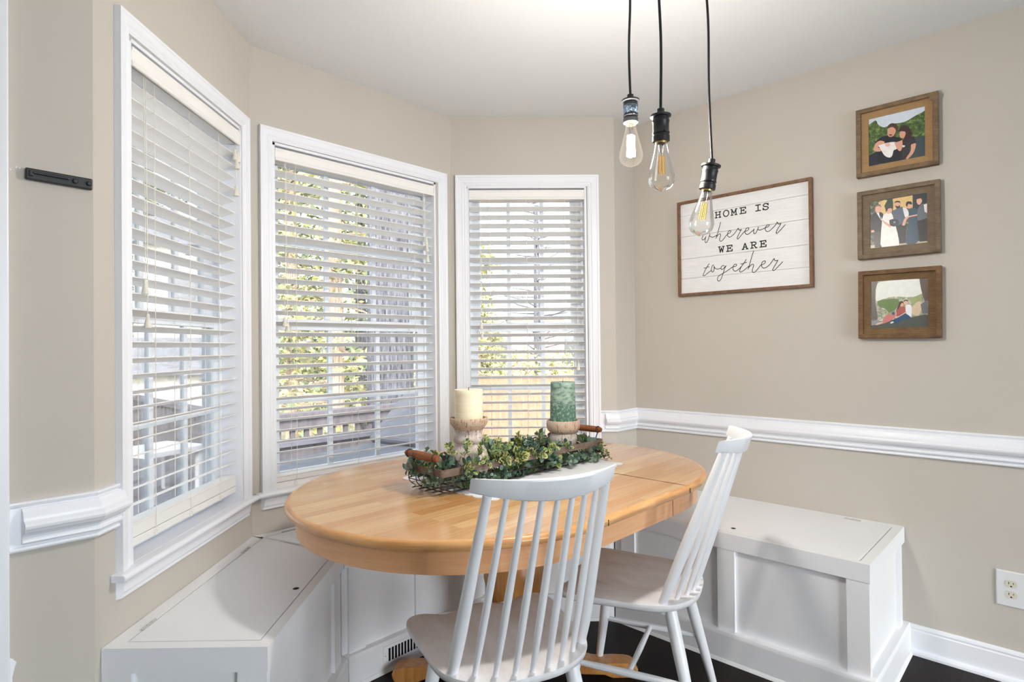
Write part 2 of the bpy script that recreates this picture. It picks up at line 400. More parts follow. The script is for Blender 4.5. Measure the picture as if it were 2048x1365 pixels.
PHOTOS=[[((206,214,228),[(0,1000),(1000,1000),(1000,915),(831,851),(642,776),(426,794),(291,758),(182,836),(128,948),(0,886)]),((28,36,50),[(0,236),(182,288),(182,6),(0,0)]),((60,72,78),[(791,423),(1000,403),(1000,0),(696,6)]),((24,28,38),[(115,482),(209,563),(345,576),(466,521),(561,465),(615,404),(601,249),(561,6),(182,22),(169,259)]),((206,150,126),[(345,664),(361,739),(426,746),(493,688),(486,595),(439,535),(385,533),(347,583)]),((72,54,44),[(345,712),(358,780),(426,810),(507,764),(534,678),(500,607),(486,674),(426,730)]),((120,40,40),[(369,613),(412,590),(428,562),(399,554),(374,576)]),((225,205,200),[(374,611),(412,592),(412,582),(377,598)]),((214,160,136),[(81,345),(128,463),(209,498),(291,454),(264,396),(169,372),(236,307),(209,273),(115,296)]),((232,230,228),[(176,402),(291,421),(453,413),(534,361),(507,256),(453,238),(426,133),(372,106),(291,165),(236,274)]),((230,180,165),[(297,388),(331,427),(385,398),(385,350),(331,339)]),((52,46,50),[(608,406),(682,419),(791,447),(838,349),(831,288),(750,261),(709,66),(574,3),(588,221)]),((208,152,130),[(561,528),(574,604),(642,594),(669,516),(628,448),(574,477)]),((58,36,32),[(547,595),(568,685),(655,706),(723,644),(770,538),(764,461),(723,409),(615,372),(655,488),(669,564),(601,597)]),((212,158,136),[(466,393),(561,402),(608,406),(601,249),(561,196),(507,272)]),((210,156,134),[(757,283),(838,294),(831,195),(791,95),(709,11),(669,28),(750,151)]),((230,228,226),[(608,311),(655,291),(649,262),(608,263)]),((20,20,26),[(536,170),(555,173),(555,10),(536,11)]),((20,20,26),[(585,182),(601,178),(601,12),(585,13)])],[((222,190,130),[(151,957),(312,973),(325,704),(213,663),(176,849)]),((220,186,124),[(411,985),(758,996),(758,748),(411,748)]),((44,60,48),[(263,863),(325,978),(411,978),(411,748),(312,706)]),((40,52,62),[(758,1000),(1000,1000),(1000,766),(758,690)]),((190,180,160),[(0,68),(1000,43),(1000,0),(0,0)]),((44,46,52),[(9,698),(77,746),(139,765),(238,704),(232,511),(213,335),(52,345),(15,411)]),((70,58,58),[(52,353),(213,335),(207,1),(83,11)]),((226,224,224),[(112,755),(164,731),(219,587),(201,576),(151,674)]),((40,52,80),[(164,716),(186,712),(207,590),(195,592)]),((222,170,150),[(95,803),(108,890),(176,886),(203,814),(182,743),(126,738)]),((120,100,84),[(102,862),(126,917),(188,906),(207,843),(176,878),(126,880)]),((218,166,146),[(15,381),(64,388),(83,340),(27,334)]),((236,234,230),[(213,484),(238,659),(312,706),(387,693),(424,569),(461,400),(511,0),(213,0),(195,248)]),((220,168,148),[(300,738),(312,810),(374,814),(401,750),(374,695),(325,689)]),((66,44,36),[(285,740),(300,812),(362,838),(401,794),(337,798),(312,750)]),((216,164,144),[(232,585),(263,536),(374,444),(362,401),(250,508)]),((84,96,112),[(401,706),(473,767),(572,794),(634,711),(610,539),(572,427),(461,415),(424,569)]),((228,226,232),[(585,778),(659,736),(690,643),(672,558),(622,581)]),((220,168,148),[(449,831),(461,910),(523,906),(542,829),(511,776),(473,782)]),((40,30,26),[(449,875),(455,925),(535,919),(548,858),(529,890),(467,901)]),((44,32,28),[(451,845),(498,815),(543,829),(529,772),(480,778)]),((40,40,48),[(473,421),(634,447),(634,36),(523,37)]),((50,52,66),[(349,551),(436,567),(511,525),(511,437),(436,404),(362,446)]),((150,140,160),[(424,510),(455,512),(455,475),(426,477)]),((52,78,98),[(684,556),(709,684),(771,732),(833,678),(833,474),(851,93),(783,1),(641,21),(678,352)]),((222,170,150),[(653,781),(665,852),(727,841),(740,766),(696,730)]),((44,36,34),[(641,812),(659,882),(734,869),(746,809),(684,834),(665,779)]),((224,172,152),[(572,412),(634,564),(808,594),(981,624),(988,587),(808,565),(672,543),(622,405)]),((96,104,112),[(839,677),(882,771),(944,790),(994,680),(1000,506),(857,463),(833,561)]),((232,230,234),[(944,775),(1000,788),(1000,592),(957,628)]),((226,174,154),[(827,839),(833,910),(895,921),(919,852),(882,786),(845,799)]),((70,52,44),[(820,883),(845,945),(907,941),(926,865),(895,907),(839,902)]),((34,32,40),[(833,459),(1000,491),(1000,29),(870,32)])],[((226,228,222),[(88,787),(159,980),(854,990),(894,687),(676,628),(407,654),(164,593),(91,581)]),((104,98,96),[(0,1000),(122,997),(88,831),(80,552),(121,199),(6,185)]),((92,76,68),[(854,990),(1000,1000),(999,547),(945,522),(881,784)]),((98,122,70),[(116,566),(262,603),(481,594),(495,452),(339,313),(264,401),(142,462)]),((150,160,110),[(676,587),(894,687),(896,524),(726,474)]),((206,186,156),[(727,419),(823,526),(884,497),(863,279),(778,252),(716,308)]),((104,106,112),[(872,470),(993,561),(997,277),(899,278)]),((74,80,74),[(0,126),(219,141),(414,170),(681,197),(997,250),(1000,0),(0,0)]),((136,146,150),[(0,163),(146,170),(147,82),(0,52)]),((196,120,116),[(207,126),(243,228),(315,285),(449,283),(461,241),(341,141),(172,75)]),((222,178,160),[(74,75),(147,119),(220,127),(172,83),(99,60)]),((164,84,72),[(448,312),(471,411),(556,451),(630,393),(619,323),(546,282),(461,241)]),((232,232,236),[(617,463),(678,475),(721,419),(711,225),(656,253),(619,323)]),((40,72,110),[(378,141),(534,282),(619,288),(705,211),(694,169),(584,169),(463,99)]),((52,80,120),[(363,313),(424,341),(425,269),(388,270)]),((220,170,150),[(519,466),(519,522),(561,535),(580,478),(550,430)]),((66,38,32),[(460,368),(495,467),(512,537),(567,549),(586,492),(555,514),(525,466),(496,396)]),((222,174,152),[(586,492),(591,548),(640,560),(659,518),(629,463)]),((54,40,36),[(579,534),(597,569),(646,574),(659,532),(628,554)]),((222,178,160),[(438,212),(448,312),(461,312),(462,226),(619,323),(619,302),(462,198)]),((226,224,220),[(342,105),(390,134),(415,113),(366,84)])]]
PEND = [(1.3800, .8640, 1.845), (1.268, .709, 1.727), (1.441, .675, 1.636)]
SKY, SUN, BULB, DOOR_FILL, CEIL_FILL, EXPO = .80, 1.8, 34, 102, 7, .28
# ------------------------------------------------------------------ plan
H = 2.44; T = .14
A = Vector((.3141, 1.7233)); B = Vector((.9366, 2.3298)); Cc = Vector((1.9701, 2.3298)); D = Vector((2.5799, 1.7198)); E = Vector((2.7693, 1.7198))
ANG1 = R(44.252); ANG3 = R(-45.0)
L1 = (B - A).length; L2 = Cc.x - B.x; L3 = (D - Cc).length; LE = E.x - D.x
XL, YB_, XR = -2.3, -3.6, 2.7693
K = math.tan(R(22.5))
F1 = ((A.x, A.y, 0), ANG1); F2 = ((B.x, B.y, 0), 0); F3 = ((Cc.x, Cc.y, 0), ANG3); FD = ((D.x, D.y, 0), 0); FR = ((E.x, E.y, 0), R(-90)); FL = ((XL, A.y, 0), 0)
def TF(F): return Matrix.Translation(F[0]) @ Matrix.Rotation(F[1], 4, 'Z')

def outer_off(p, q, dist):
    d = (q - p).normalized(); return p + Vector((-d.y, d.x)) * dist
def wall_open(name, F, L, ka, kb, op):
    # wall slab in its own frame, mitred outer ends, one opening (u0,u1,v0,v1) or None
    m = MB()
    if op is None:
        m.prism([(0, 0), (L, 0), (L + kb * T, T), (-ka * T, T)], 0, H)
    else:
        u0, u1, v0, v1 = op
        m.prism([(0, 0), (u0, 0), (u0, T), (-ka * T, T)], 0, H)
        m.prism([(u1, 0), (L, 0), (L + kb * T, T), (u1, T)], 0, H)
        m.box(u0, u1, 0, T, 0, v0); m.box(u0, u1, 0, T, v1, H)
    o = m.build(name, M['wall']); o.location = F[0]; o.rotation_euler = (0, 0, F[1]); return struct(o)

# window openings (rough) : u0,u1,v0,v1 in each wall's frame
WIN = [dict(F=F1, out=(.076, .8305), op=(.124, .775)), dict(F=F2, out=(.034, .995), op=(.086, .926)), dict(F=F3, out=(.0255, .7765), op=(.084, .712))]
VS, VH = .655, 2.073
wall_open('wall_bay_left', F1, L1, -K, K, (*WIN[0]['op'], VS, VH))
wall_open('wall_bay_back', F2, L2, K, K, (*WIN[1]['op'], VS, VH))
wall_open('wall_bay_right', F3, L3, K, -K, (*WIN[2]['op'], VS, VH))
wall_open('wall_return_right', FD, LE, -K, 1, None)
wall_open('wall_return_left', FL, A.x - XL, 1, -K, None)
o = MB().box(XR, XR + T, YB_ - T, E.y + T, 0, H).build('wall_right', M['wall']); struct(o)
struct(MB().box(XL - T, XL, YB_ - T, A.y + T, 0, H).build('wall_left', M['wall']))
m = MB()
DX0, DX1, DZ = .0, 1.8, 2.08
m.box(XL, DX0, YB_ - T, YB_, 0, H); m.box(DX1, XR + T, YB_ - T, YB_, 0, H); m.box(DX0, DX1, YB_ - T, YB_, DZ, H)
struct(m.build('wall_back', M['wall']))
def Pt(F, u, v): q = TF(F) @ Vector((u, v, 0)); return (q.x, q.y)
outline = [(XL - T, YB_ - T), (XR + T, YB_ - T), (XR + T, E.y + T), Pt(F3, L3 - K * T, T), Pt(F3, -K * T, T), Pt(F2, -K * T, T), Pt(F1, K * T, T), (XL - T, A.y + T)]
struct(MB().prism(outline, H, H + .3).build('ceiling', M['ceil']))
struct(MB().prism(outline, -.12, 0).build('floor', M['floor']))

# glazed patio door in the back wall, behind the viewer (unseen, added to bring in fill light)
dr = sframe('fill_door_1', ((DX0 + DX1) / 2, YB_, 0), R(90))
m = MB(); w = (DX1 - DX0) / 2
for y0, y1 in ((-w, -w + .06), (w - .06, w), (-.04, .04)): m.box(-T, .02, y0, y1, 0, DZ)
m.box(-T, .02, -w, w, DZ - .07, DZ); m.box(-T, .02, -w, w, 0, .1)
fr = m.build('door_frame', M['vinyl'], dr)
MB().box(-.075, -.07, -w + .05, w - .05, .09, DZ - .06).build('pane', M['glass'], fr)

# ------------------------------------------------------------------ windows
CAS = [(0, 0), (0, .019), (.008, .019), (.012, .0165), (.030, .0145), (.034, .0155), (.040, .0115), (.046, .0125), (.052, .009), (.054, .009), (.054, 0)]
def window(i, W, muntin_u, gl):
    F = W['F']; u0, u1 = W['op']; a, b = W['out']
    root = sframe('window_%d' % i, F[0], F[1])
    wl = (u0 - a) / .054; wr = (b - u1) / .054
    m = MB()
    ca = [(d * min(wl, wr), p) for d, p in CAS]
    m.frame(a, b, VS + .003, 2.1295, ca, bottom=False)
    m.build('window_frame', M['trim'], root)
    # jamb lining
    m = MB(); j = .01
    m.box(u0, u0 + j, -.008, T, VS, VH); m.box(u1 - j, u1, -.008, T, VS, VH); m.box(u0, u1, -.008, T, VH - j, VH)
    m.build('jamb', M['trim'], root)
    # stool with rounded nose, and moulded apron below
    prof = [(-T, VS - .012), (-T, VS + .006), (.030, VS + .006), (.037, VS + .003), (.040, VS - .004), (.037, VS - .011), (.030, VS - .014)]
    m = MB(); m.sweepx([(p, z) for p, z in prof if p > -.001] + [(0, VS - .014), (0, VS + .006)][::1], a - .022, b + .020)
    m.box(u0, u1, 0, T, VS - .02, VS + .006)
    m.build('window_sill', M['trim'], root, bevel=.003)
    ap = [(0, VS - .014), (.020, VS - .014), (.020, VS - .024), (.016, VS - .034), (.014, VS - .050), (.010, VS - .056), (.011, VS - .064), (0, VS - .066)]
    MB().sweepx(ap, a + .000, b - .000, .55, -.55).build('apron', M['trim'], root)
    # sashes
    g0, g1 = gl
    ms = .0105
    for nm, y, z0, z1, gz0, gz1, zm in (('upper_sash', .100, 1.315, VH, 1.36, VH - .055, 1.69), ('lower_sash', .072, VS + .006, 1.348, .712, 1.312, 1.008)):
        m = MB()
        e0 = u0 + .008; e1 = u1 - .008
        gg0 = g0 if nm == 'lower_sash' else g0 + .012; gg1 = g1 if nm == 'lower_sash' else g1 - .012
        m.box(e0, gg0, y, y + .026, z0, z1); m.box(gg1, e1, y, y + .026, z0, z1)
        m.box(gg0, gg1, y, y + .026, z0, gz0); m.box(gg0, gg1, y, y + .026, gz1, z1)
        s_ = m.build(nm, M['vinyl'], root, bevel=.002)
        m = MB()
        for u in muntin_u: m.box(u - ms, u + ms, y + .006, y + .020, gz0, gz1)
        m.box(gg0, gg1, y + .0068, y + .0192, zm - ms, zm + ms)
        m.build('muntins', M['vinyl'], s_)
        MB().box(gg0 - .003, gg1 + .003, y + .011, y + .015, gz0 - .003, gz1 + .003).build('pane', M['glass'], s_)
    # dark track at the sides of the sash
    m = MB(); m.box(u0 + .009, u0 + .022, .066, .071, VS + .02, VH - .02); m.box(u1 - .022, u1 - .009, .066, .071, VS + .02, VH - .02)
    m.build('sash_track', M['vinyl'], root)
    return root
window(1, WIN[0], (.354, .545), (.166, .722))
window(2, WIN[1], (.383, .632), (.145, .866))
window(3, WIN[2], (.302, .4835), (.135, .650))

# ------------------------------------------------------------------ blinds
def tassel(mb, x, y, z, s=1.0, T=None):
    mb.lathe([(.0015, 0), (.004, -.001), (.0055, -.006), (.0045, -.012), (.006, -.018), (.0095, -.034), (.010, -.040), (0, -.040)], (x, y, z), 10, 0, T)
def cordpart(root, name, pts, tz=None, r=.0011):
    o = MB().tube(pts, r, 5).build(name, M['cream'], root)
    if tz:
        for q in tz:
            m = MB(); tassel(m, *q); m.build('tassel', M['cream'], o)
    return o
def blind(W, label, ladders, pitch=.0446, tilt=17, lift=.0, tall=1.0):
    F = W['F']; u0, u1 = W['op']
    b = thing('window_blind', label, 'blind', F[0], F[1], 'wooden blinds in the bay windows')
    s0, s1 = u0 + .014, u1 - .014
    v0, v1 = u0 + .011, u1 - .011
    m = MB()
    m.sweepx([(.010, 2.002), (.013, 2.005), (.012, 2.012), (.008, 2.018), (.008, 2.04), (.011, 2.046), (.011, 2.053), (.003, 2.053), (.003, 2.002)], v0, v1)
    m.sweepx([(.003, 2.002), (.003, 2.053), (-.04, 2.053), (-.04, 2.047), (-.003, 2.047), (-.003, 2.002)], v0, v0 + .006)
    m.sweepx([(.003, 2.002), (.003, 2.053), (-.04, 2.053), (-.04, 2.047), (-.003, 2.047), (-.003, 2.002)], v1 - .006, v1)
    m.build('valance', M['blind'], b, bevel=.0015)
    MB().box(s0, s1, .010, .060, 2.008, 2.046).build('head_rail', M['blind'], b)
    m = MB(); z = 1.962; zs = []
    t = R(tilt); c, s = math.cos(t), math.sin(t)
    # first the closed lead slat under the valance
    while z > VS + .085 + lift + .05 * (tall - 1):
        zs.append(z); z -= pitch
    for k, z in enumerate(zs):
        hw, ht = .025, .0015
        pr = [(-hw, -ht), (-hw, ht), (0, ht + .0008), (hw, ht), (hw, -ht), (0, -ht + .0008)]
        pf = [(-(.034 + a * c + h * s), z - a * s + h * c) for a, h in pr]
        m.sweepx(pf, s0, s1)
    m.build('slats', M['blind'], b)
    zb = VS + .0062 + lift
    m = MB(); m.box(s0, s1, .009, .059, zb + .045 * tall, zb + .045 * tall + .0045); m.box(s0, s1, .011, .057, zb, zb + .022); m.box(s0, s1, .012, .056, zb + .0235, zb + .045 * tall - .001)
    m.build('bottom_rail', M['blind'], b, bevel=.0015)
    for u in ladders:
        m = MB()
        for y in (.0085, .0595):
            m.tube([(u, y, 2.006), (u + .0015, y, 1.4), (u, y, zb + .05 * tall)], .0011, 5)
        for z in zs: m.tube([(u, .0085, z + .006), (u, .0595, z - .006)], .0007, 4)
        pts = [(u, .0085, zb + .05 * tall), (u - .004, .006, zb + .03), (u - .010, .005, zb + .018), (u - .013, .004, zb + .006), (u - .006, .003, zb + .003), (u - .002, .004, zb + .012), (u - .009, .005, zb + .02)]
        m.tube(catmull(pts, 4), .001, 5)
        m.build('ladder_cord', M['cream'], b)
    return b
b1 = blind(WIN[0], 'off-white slatted blind in the left angled window, bell tassels tangled under its valance', (.262, .447, .636), lift=.036, tall=1.28)
cordpart(b1, 'lift_cord', catmull([(.205, .004, 2.003), (.2055, .002, 1.7), (.204, .001, 1.43)], 4), [(.204, .001, 1.43)])
cordpart(b1, 'tilt_cord', catmull([(.213, .004, 2.003), (.213, .001, 1.7), (.214, .0, 1.375)], 4), [(.2125, .0, 1.335)])
cordpart(b1, 'tilt_cord', catmull([(.213, .004, 2.0), (.212, .001, 1.7), (.2125, .0, 1.335)], 4))
kn = [(.742, .0, 2.003), (.748, -.004, 1.985), (.738, -.006, 1.97), (.752, -.004, 1.955), (.758, -.005, 1.94), (.748, -.006, 1.925), (.74, -.004, 1.94), (.744, -.005, 1.96), (.754, -.006, 1.975), (.742, -.005, 1.95), (.743, -.004, 1.88), (.742, -.004, 1.845)]
cordpart(b1, 'lift_cord', catmull(kn, 5), [(.735, -.004, 1.978), (.754, -.006, 1.975), (.740, -.008, 1.946), (.742, -.004, 1.845)])
b2 = blind(WIN[1], 'widest off-white slatted blind in the middle window behind the table, right cord knotted', (.190, .481, .804))
cordpart(b2, 'tilt_cord', catmull([(.143, .004, 2.003), (.1435, .001, 1.7), (.137, .0, 1.36)], 4), [(.137, .0, 1.365)])
cordpart(b2, 'tilt_cord', catmull([(.148, .004, 2.003), (.148, .001, 1.7), (.149, .0, 1.35)], 4), [(.149, .0, 1.345)])
kn = [(.862, .004, 2.003), (.862, .0, 1.9), (.864, -.002, 1.80), (.858, -.004, 1.785), (.872, -.005, 1.775), (.862, -.006, 1.755), (.876, -.004, 1.74), (.864, -.005, 1.72), (.855, -.004, 1.745), (.868, -.006, 1.765), (.872, -.005, 1.72), (.876, -.004, 1.69)]
cordpart(b2, 'lift_cord', catmull(kn, 5), [(.866, -.006, 1.79), (.870, -.006, 1.755), (.876, -.004, 1.70)])
cordpart(b2, 'lift_cord', catmull([(.858, .004, 2.003), (.859, .0, 1.9), (.860, -.002, 1.76)], 4))
b3 = blind(WIN[2], 'narrow off-white slatted blind in the right angled window behind the candles', (.203, .396, .600))
cordpart(b3, 'tilt_cord', catmull([(.152, .004, 2.003), (.153, .001, 1.7), (.154, .0, 1.36)], 4), [(.154, .0, 1.365)])
cordpart(b3, 'tilt_cord', catmull([(.158, .004, 2.003), (.158, .001, 1.7), (.158, .0, 1.31)], 4), [(.158, .0, 1.31)])
cordpart(b3, 'lift_cord', catmull([(.661, .004, 2.003), (.661, .001, 1.6), (.662, .0, 1.12)], 4), [(.662, .0, 1.145)])

# ------------------------------------------------------------------ chair rail, baseboard, door casing
RB, RT = .7795, .8905
plate = [(0, RB), (.012, RB), (.014, RB + .004), (.012, RB + .009), (.009, RB + .010), (.009, RT - .012), (.012, RT - .010), (.015, RT - .004), (.013, RT), (0, RT)]
z0 = RB
mould = [(.009, z0 + .016), (.017, z0 + .016), (.020, z0 + .020), (.019, z0 + .025), (.015, z0 + .028), (.017, z0 + .034), (.024, z0 + .041), (.031, z0 + .044), (.034, z0 + .049), (.037, z0 + .053), (.038, z0 + .059), (.036, z0 + .065), (.031, z0 + .068), (.027, z0 + .070), (.026, z0 + .076), (.021, z0 + .090), (.015, z0 + .096), (.009, z0 + .097)]
def rail(i, F, x0, x1, k0, k1, m0=None, m1=None):
    m = MB(); m.sweepx(plate, x0, x1, k0, k1)
    a, c = (x0, k0) if m0 is None else (m0, .15); b, d = (x1, k1) if m1 is None else (m1, .0)
    m.sweepx(mould, a, b, c, d)
    o = m.build('trim_%d' % i, M['trim']); o.location = F[0]; o.rotation_euler = (0, 0, F[1]); struct(o)
XC = .1545
rail(1, FL, XC - XL, A.x - XL, 0, K, m0=XC - XL + .020)
rail(2, F1, 0, .074, -K, 0, m1=.082)
rail(3, F3, .7775, L3, 0, K, m0=.797)
rail(4, FD, 0, LE, -K, -1)
rail(5, FR, 0, 5.3, 1, 0)
bb = [(0, 0), (.030, 0), (.029, .009), (.024, .016), (.014, .019), (.0125, .020), (.0125, .090), (.010, .093), (.010, .098), (.0125, .101), (.010, .109), (.006, .113), (0, .113)]
o = MB().sweepx(bb, 1.232, 5.3).build('baseboard_right', M['trim']); o.location = FR[0]; o.rotation_euler = (0, 0, FR[1]); struct(o)
o = MB().sweepx(bb, 0, XC - .09 - XL).build('baseboard_left', M['trim']); o.location = FL[0]; o.rotation_euler = (0, 0, 0); struct(o)
m = MB(); m.box(XC - .085, XC, A.y - .02, A.y, 0, H - .02); m.box(XC - .02, XC, A.y - .026, A.y - .02, 0, H - .02)
struct(m.build('trim_6', M['trim'], bevel=.003))
# blobs of spackle and torn paint beside the casing
m = MB()
rp = random.Random(6)
for zc, n in ((.515, 5), (.46, 6), (.405, 5)):
    pts = [(XC + .004 + rp.uniform(.002, .011) * (1 if 0 < k < n else .3), zc + .026 - .052 * k / n) for k in range(n + 1)]
    pl = [(XC + .001, zc + .03)] + pts + [(XC + .001, zc - .03)]
    vs = [(x, A.y - .0012, z) for x, z in pl]
    m.add(vs, [tuple(range(len(vs)))])
for x, z in ((.170, 1.652), (.176, 1.651), (.160, 1.645)):
    m.lathe([(.0016, 0), (0, .0006)], (0, 0, 0), 8, 0, Matrix.Translation((x, A.y - .0002, z)) @ Matrix.Rotation(R(90), 4, 'X'))
struct(m.build('trim_7', M['trim']))

# black metal wall bracket
wb = thing('wall_bracket', 'black metal bar bracket screwed to the narrow wall left of the windows', 'bracket', (.1845, A.y, 1.640), 0)
Tb = Matrix.Rotation(R(1.0), 4, 'Y')
m = MB(); m.box(0, .127, -.012, 0, -.0135, .0135, 0, Tb)
m.build('back_plate', M['black'], wb, bevel=.003)
m = MB(); m.box(.012, .080, -.019, -.012, .000, .006, 0, Tb); m.box(.006, .014, -.017, -.012, -.006, .008, 0, Tb); m.build('slide_bar', M['black'], wb, bevel=.002)
for x in (.092, .119):
    MB().lathe([(.006, 0), (.006, .004), (.004, .0065), (0, .007)], (0, 0, 0), 12, 0, Tb @ Matrix.Translation((x, -.012, 0)) @ Matrix.Rotation(R(90), 4, 'X')).build('screw_knob', M['black'], wb)

# outlet
ou = thing('wall_outlet', 'white two-socket wall outlet low on the right wall beside the bench', 'outlet', (XR, .162, .3335), R(-90))
def ro_plate(w, h, t): return [(-w, -h), (w, -h), (w, h), (-w, h)]
m = MB(); Tw = Matrix.Rotation(R(90), 4, 'X')
m.prism(ro_plate(.0425, .064, 0), 0, .004, 0, Tw); m.prism(ro_plate(.0425, .064, 0), .004, .0065, 0, Tw, top=ro_plate(.039, .0605, 0))
m.build('cover_plate', M['plate'], ou)
for dz in (.0195, -.0195):
    pl = []
    for k in range(28):
        a = 2 * PI * k / 28; pl.append((.0170 * math.cos(a), max(-.0125, min(.0125, .0170 * math.sin(a)))))
    f = MB().prism(pl, .0065, .0078, 0, Matrix.Translation((0, 0, dz)) @ Tw).build('socket_face', M['almond'], ou)
    m = MB(); T2 = Matrix.Translation((0, 0, dz)) @ Tw
    m.box(-.0075, -.0055, -.001, .007, .0077, .0082, 0, T2); m.box(.0052, .0070, .0, .006, .0077, .0082, 0, T2)
    m.prism([(.0028 * math.cos(2 * PI * k / 10), -.0078 + .0026 * math.sin(2 * PI * k / 10)) for k in range(10)], .0077, .0082, 0, T2)
    m.build('socket_slots', M['dark'], f)
MB().lathe([(.0028, .0065), (.0028, .0075), (0, .0078)], (0, 0, 0), 12, 0, Tw).build('screw', M['plate'], ou)
# ------------------------------------------------------------------ storage benches
ZB = .494
def bench(label, poly, fronts, lid_ds, lid_hole=None, hinges=(), lidpoly=None):
    # poly: CCW world xy; fronts: {edge index: [stile positions (s0,s1)]} for the faces towards the room
    c = sum((Vector(p) for p in poly), Vector((0, 0))) / len(poly)
    b = thing('storage_bench', label, 'bench', (c.x, c.y, 0), 0, 'built-in storage benches round the bay')
    P = [tuple(Vector(p) - c) for p in poly]; n = len(P)
    car = inset(P, [.012 if i in fronts else .0015 for i in range(n)])
    MB().prism(car, .105, .432).build('body', M['bench'], b)
    m = MB(); pl = inset(P, [-.020 if i in fronts else .0015 for i in range(n)]); m.prism(pl, .012, .105)
    ps = inset(P, [-.007 if i in fronts else .002 for i in range(n)]); m.prism(ps, 0.0, .0)
    m2 = inset(P, [-.030 if i in fronts else .002 for i in range(n)])
    mid = inset(P, [-.022 if i in fronts else .002 for i in range(n)])
    m.prism(m2, 0, .012, 0, None, mid); m.prism(pl, .105, .116, 0, None, inset(P, [-.016 if i in fronts else .0015 for i in range(n)]))
    m.build('plinth', M['bench'], b, bevel=.002)
    m = MB()
    for i, st in fronts.items():
        p = Vector(P[i]); q = Vector(P[(i + 1) % n]); d = (q - p).normalized(); L = (q - p).length
        Tm = Matrix(((d.x, -d.y, 0, p.x), (d.y, d.x, 0, p.y), (0, 0, 1, 0), (0, 0, 0, 1)))
        for s0, s1 in st:
            s0 = L + s0 if s0 < 0 else s0; s1 = L + s1 if s1 <= 0 else s1
            MB().box(s0, s1, 0, .0125, .116, .432, 0, Tm).build('stile', M['bench'], b, bevel=.0012)
    lid = [tuple(Vector(p) - c) for p in lidpoly] if lidpoly else inset(P, lid_ds)
    ed = [-.002 if i in fronts else .0015 for i in range(n)]
    out = inset(P, ed)
    m = MB(); m.prism(out, .432, .484); m.ring(out, lid, .484, ZB) if len(lid) == n else None
    m.build('top_frame', M['bench'], b)
    lp = inset(lid, [.0036] * len(lid))
    l = MB().prism(lp, .4842, ZB + .0005).build('lid', M['bench'], b, bevel=.001)
    if lid_hole:
        h = Vector(lid_hole) - c
        MB().lathe([(.0105, 0), (.0105, .0006), (.0085, .0007)], (h.x, h.y, ZB + .0005), 20).build('finger_hole_ring', M['hinge'], l)
        MB().lathe([(.0085, 0), (.0085, .0010), (0, .0010)], (h.x, h.y, ZB + .0004), 20).build('finger_hole', M['dark'], l)
    for hx, hy, ha in hinges:
        Tm = Matrix.Translation((hx - c.x, hy - c.y, ZB)) @ Matrix.Rotation(ha, 4, 'Z')
        m = MB(); m.box(-.03, .03, -.006, .006, .0002, .0016, 0, Tm)
        for k in range(3): m.tube([(-.03 + k * .021, 0, .002), (-.0125 + k * .021, 0, .002)], .0028, 6, 0, Tm)
        m.build('hinge', M['hinge'], b)
    return b
d1 = (B - A).normalized(); n1 = Vector((d1.y, -d1.x)); d3 = (D - Cc).normalized(); n3 = Vector((d3.y, -d3.x))
p0 = A + d1 * .021
fl = p0 + n1 * .41
I1 = Vector((1.0881, 1.905)); I2 = Vector((1.8009, 1.905)); I3 = Vector((2.21, 1.4958))
g = .003
Bw = B + n1 * 0
# left bench: front end, front face, mitre, wall
bench('white panelled storage bench under the left angled window, front end facing the room',
      [tuple(p0), tuple(fl), tuple(I1), tuple(B)], {0: [(0, .075), (-.075, 0)], 1: [(.0127, .045), (-.105, -.035)]},
      None, (.823, 1.722), [(p0.x + d1.x * (.12 * 1) + n1.x * .044, p0.y + d1.y * .12 + n1.y * .044, ANG1), (B.x - d1.x * .16 + n1.x * .046, B.y - d1.y * .16 + n1.y * .046, ANG1)],
      lidpoly=[tuple(p0 + d1 * .03 + n1 * .044), tuple(p0 + d1 * .03 + n1 * .382), tuple(I1 - d1 * .012 + n1 * -.028), tuple(B - d1 * .012 + n1 * .050)])
e2 = Vector((.38268, -.92388))
bench('white panelled storage bench under the middle window, an air vent in its base',
      [tuple(B + Vector((.002, 0))), tuple(I1 + Vector((.002, 0))), tuple(I2 - Vector((.002, 0))), tuple(Cc - Vector((.002, 0)))], {1: [(.02, .09), (.32, .39), (-.09, -.02)]}, [.0035, .028, .03, .045],
      None, [(B.x + .13, B.y - .044, 0), (Cc.x - .2, B.y - .044, 0)])
bench('white panelled storage bench under the right angled window, in the corner behind the table',
      [tuple(Cc), tuple(I2), tuple(I3), tuple(D)], {1: [(.02, .09), (.26, .33), (-.09, -.02)]}, [.02, .028, .02, .045], None, [])
bench('white panelled storage bench along the right wall, open end towards the outlet',
      [tuple(I3 + Vector((0, -.002))), (2.21, .488), (XR, .488), (XR, E.y), tuple(D + Vector((0.002, 0))), ],
      {0: [(.034, .103), (.480, .550), (-.07, 0)], 1: [(.0127, .022), (-.10, -.045)]}, [.020, .030, .044, .03, .03], (2.285, .978), [(XR - .043, .66, R(90)), (XR - .043, 1.42, R(90))])
# floor register in the back bench's plinth
vg = thing('vent_grille', 'small white slotted air vent in the base of the back bench', 'vent', (1.345, 1.905 - .0205, .064), 0)
m = MB(); m.box(-.105, .105, -.004, .0, -.036, .036); m.build('cover_plate', M['bench'], vg, bevel=.0015)
m = MB()
for k in range(12): m.box(-.083 + k * .0145, -.083 + k * .0145 + .0092, -.0046, -.0038, -.024, .024)
m.build('slots', M['dark'], vg)
for x in (-.096, .096): MB().lathe([(.003, 0), (0, .0012)], (0, 0, 0), 8, 0, Matrix.Translation((x, -.004, 0)) @ Matrix.Rotation(R(90), 4, 'X')).build('screw', M['hinge'], vg)

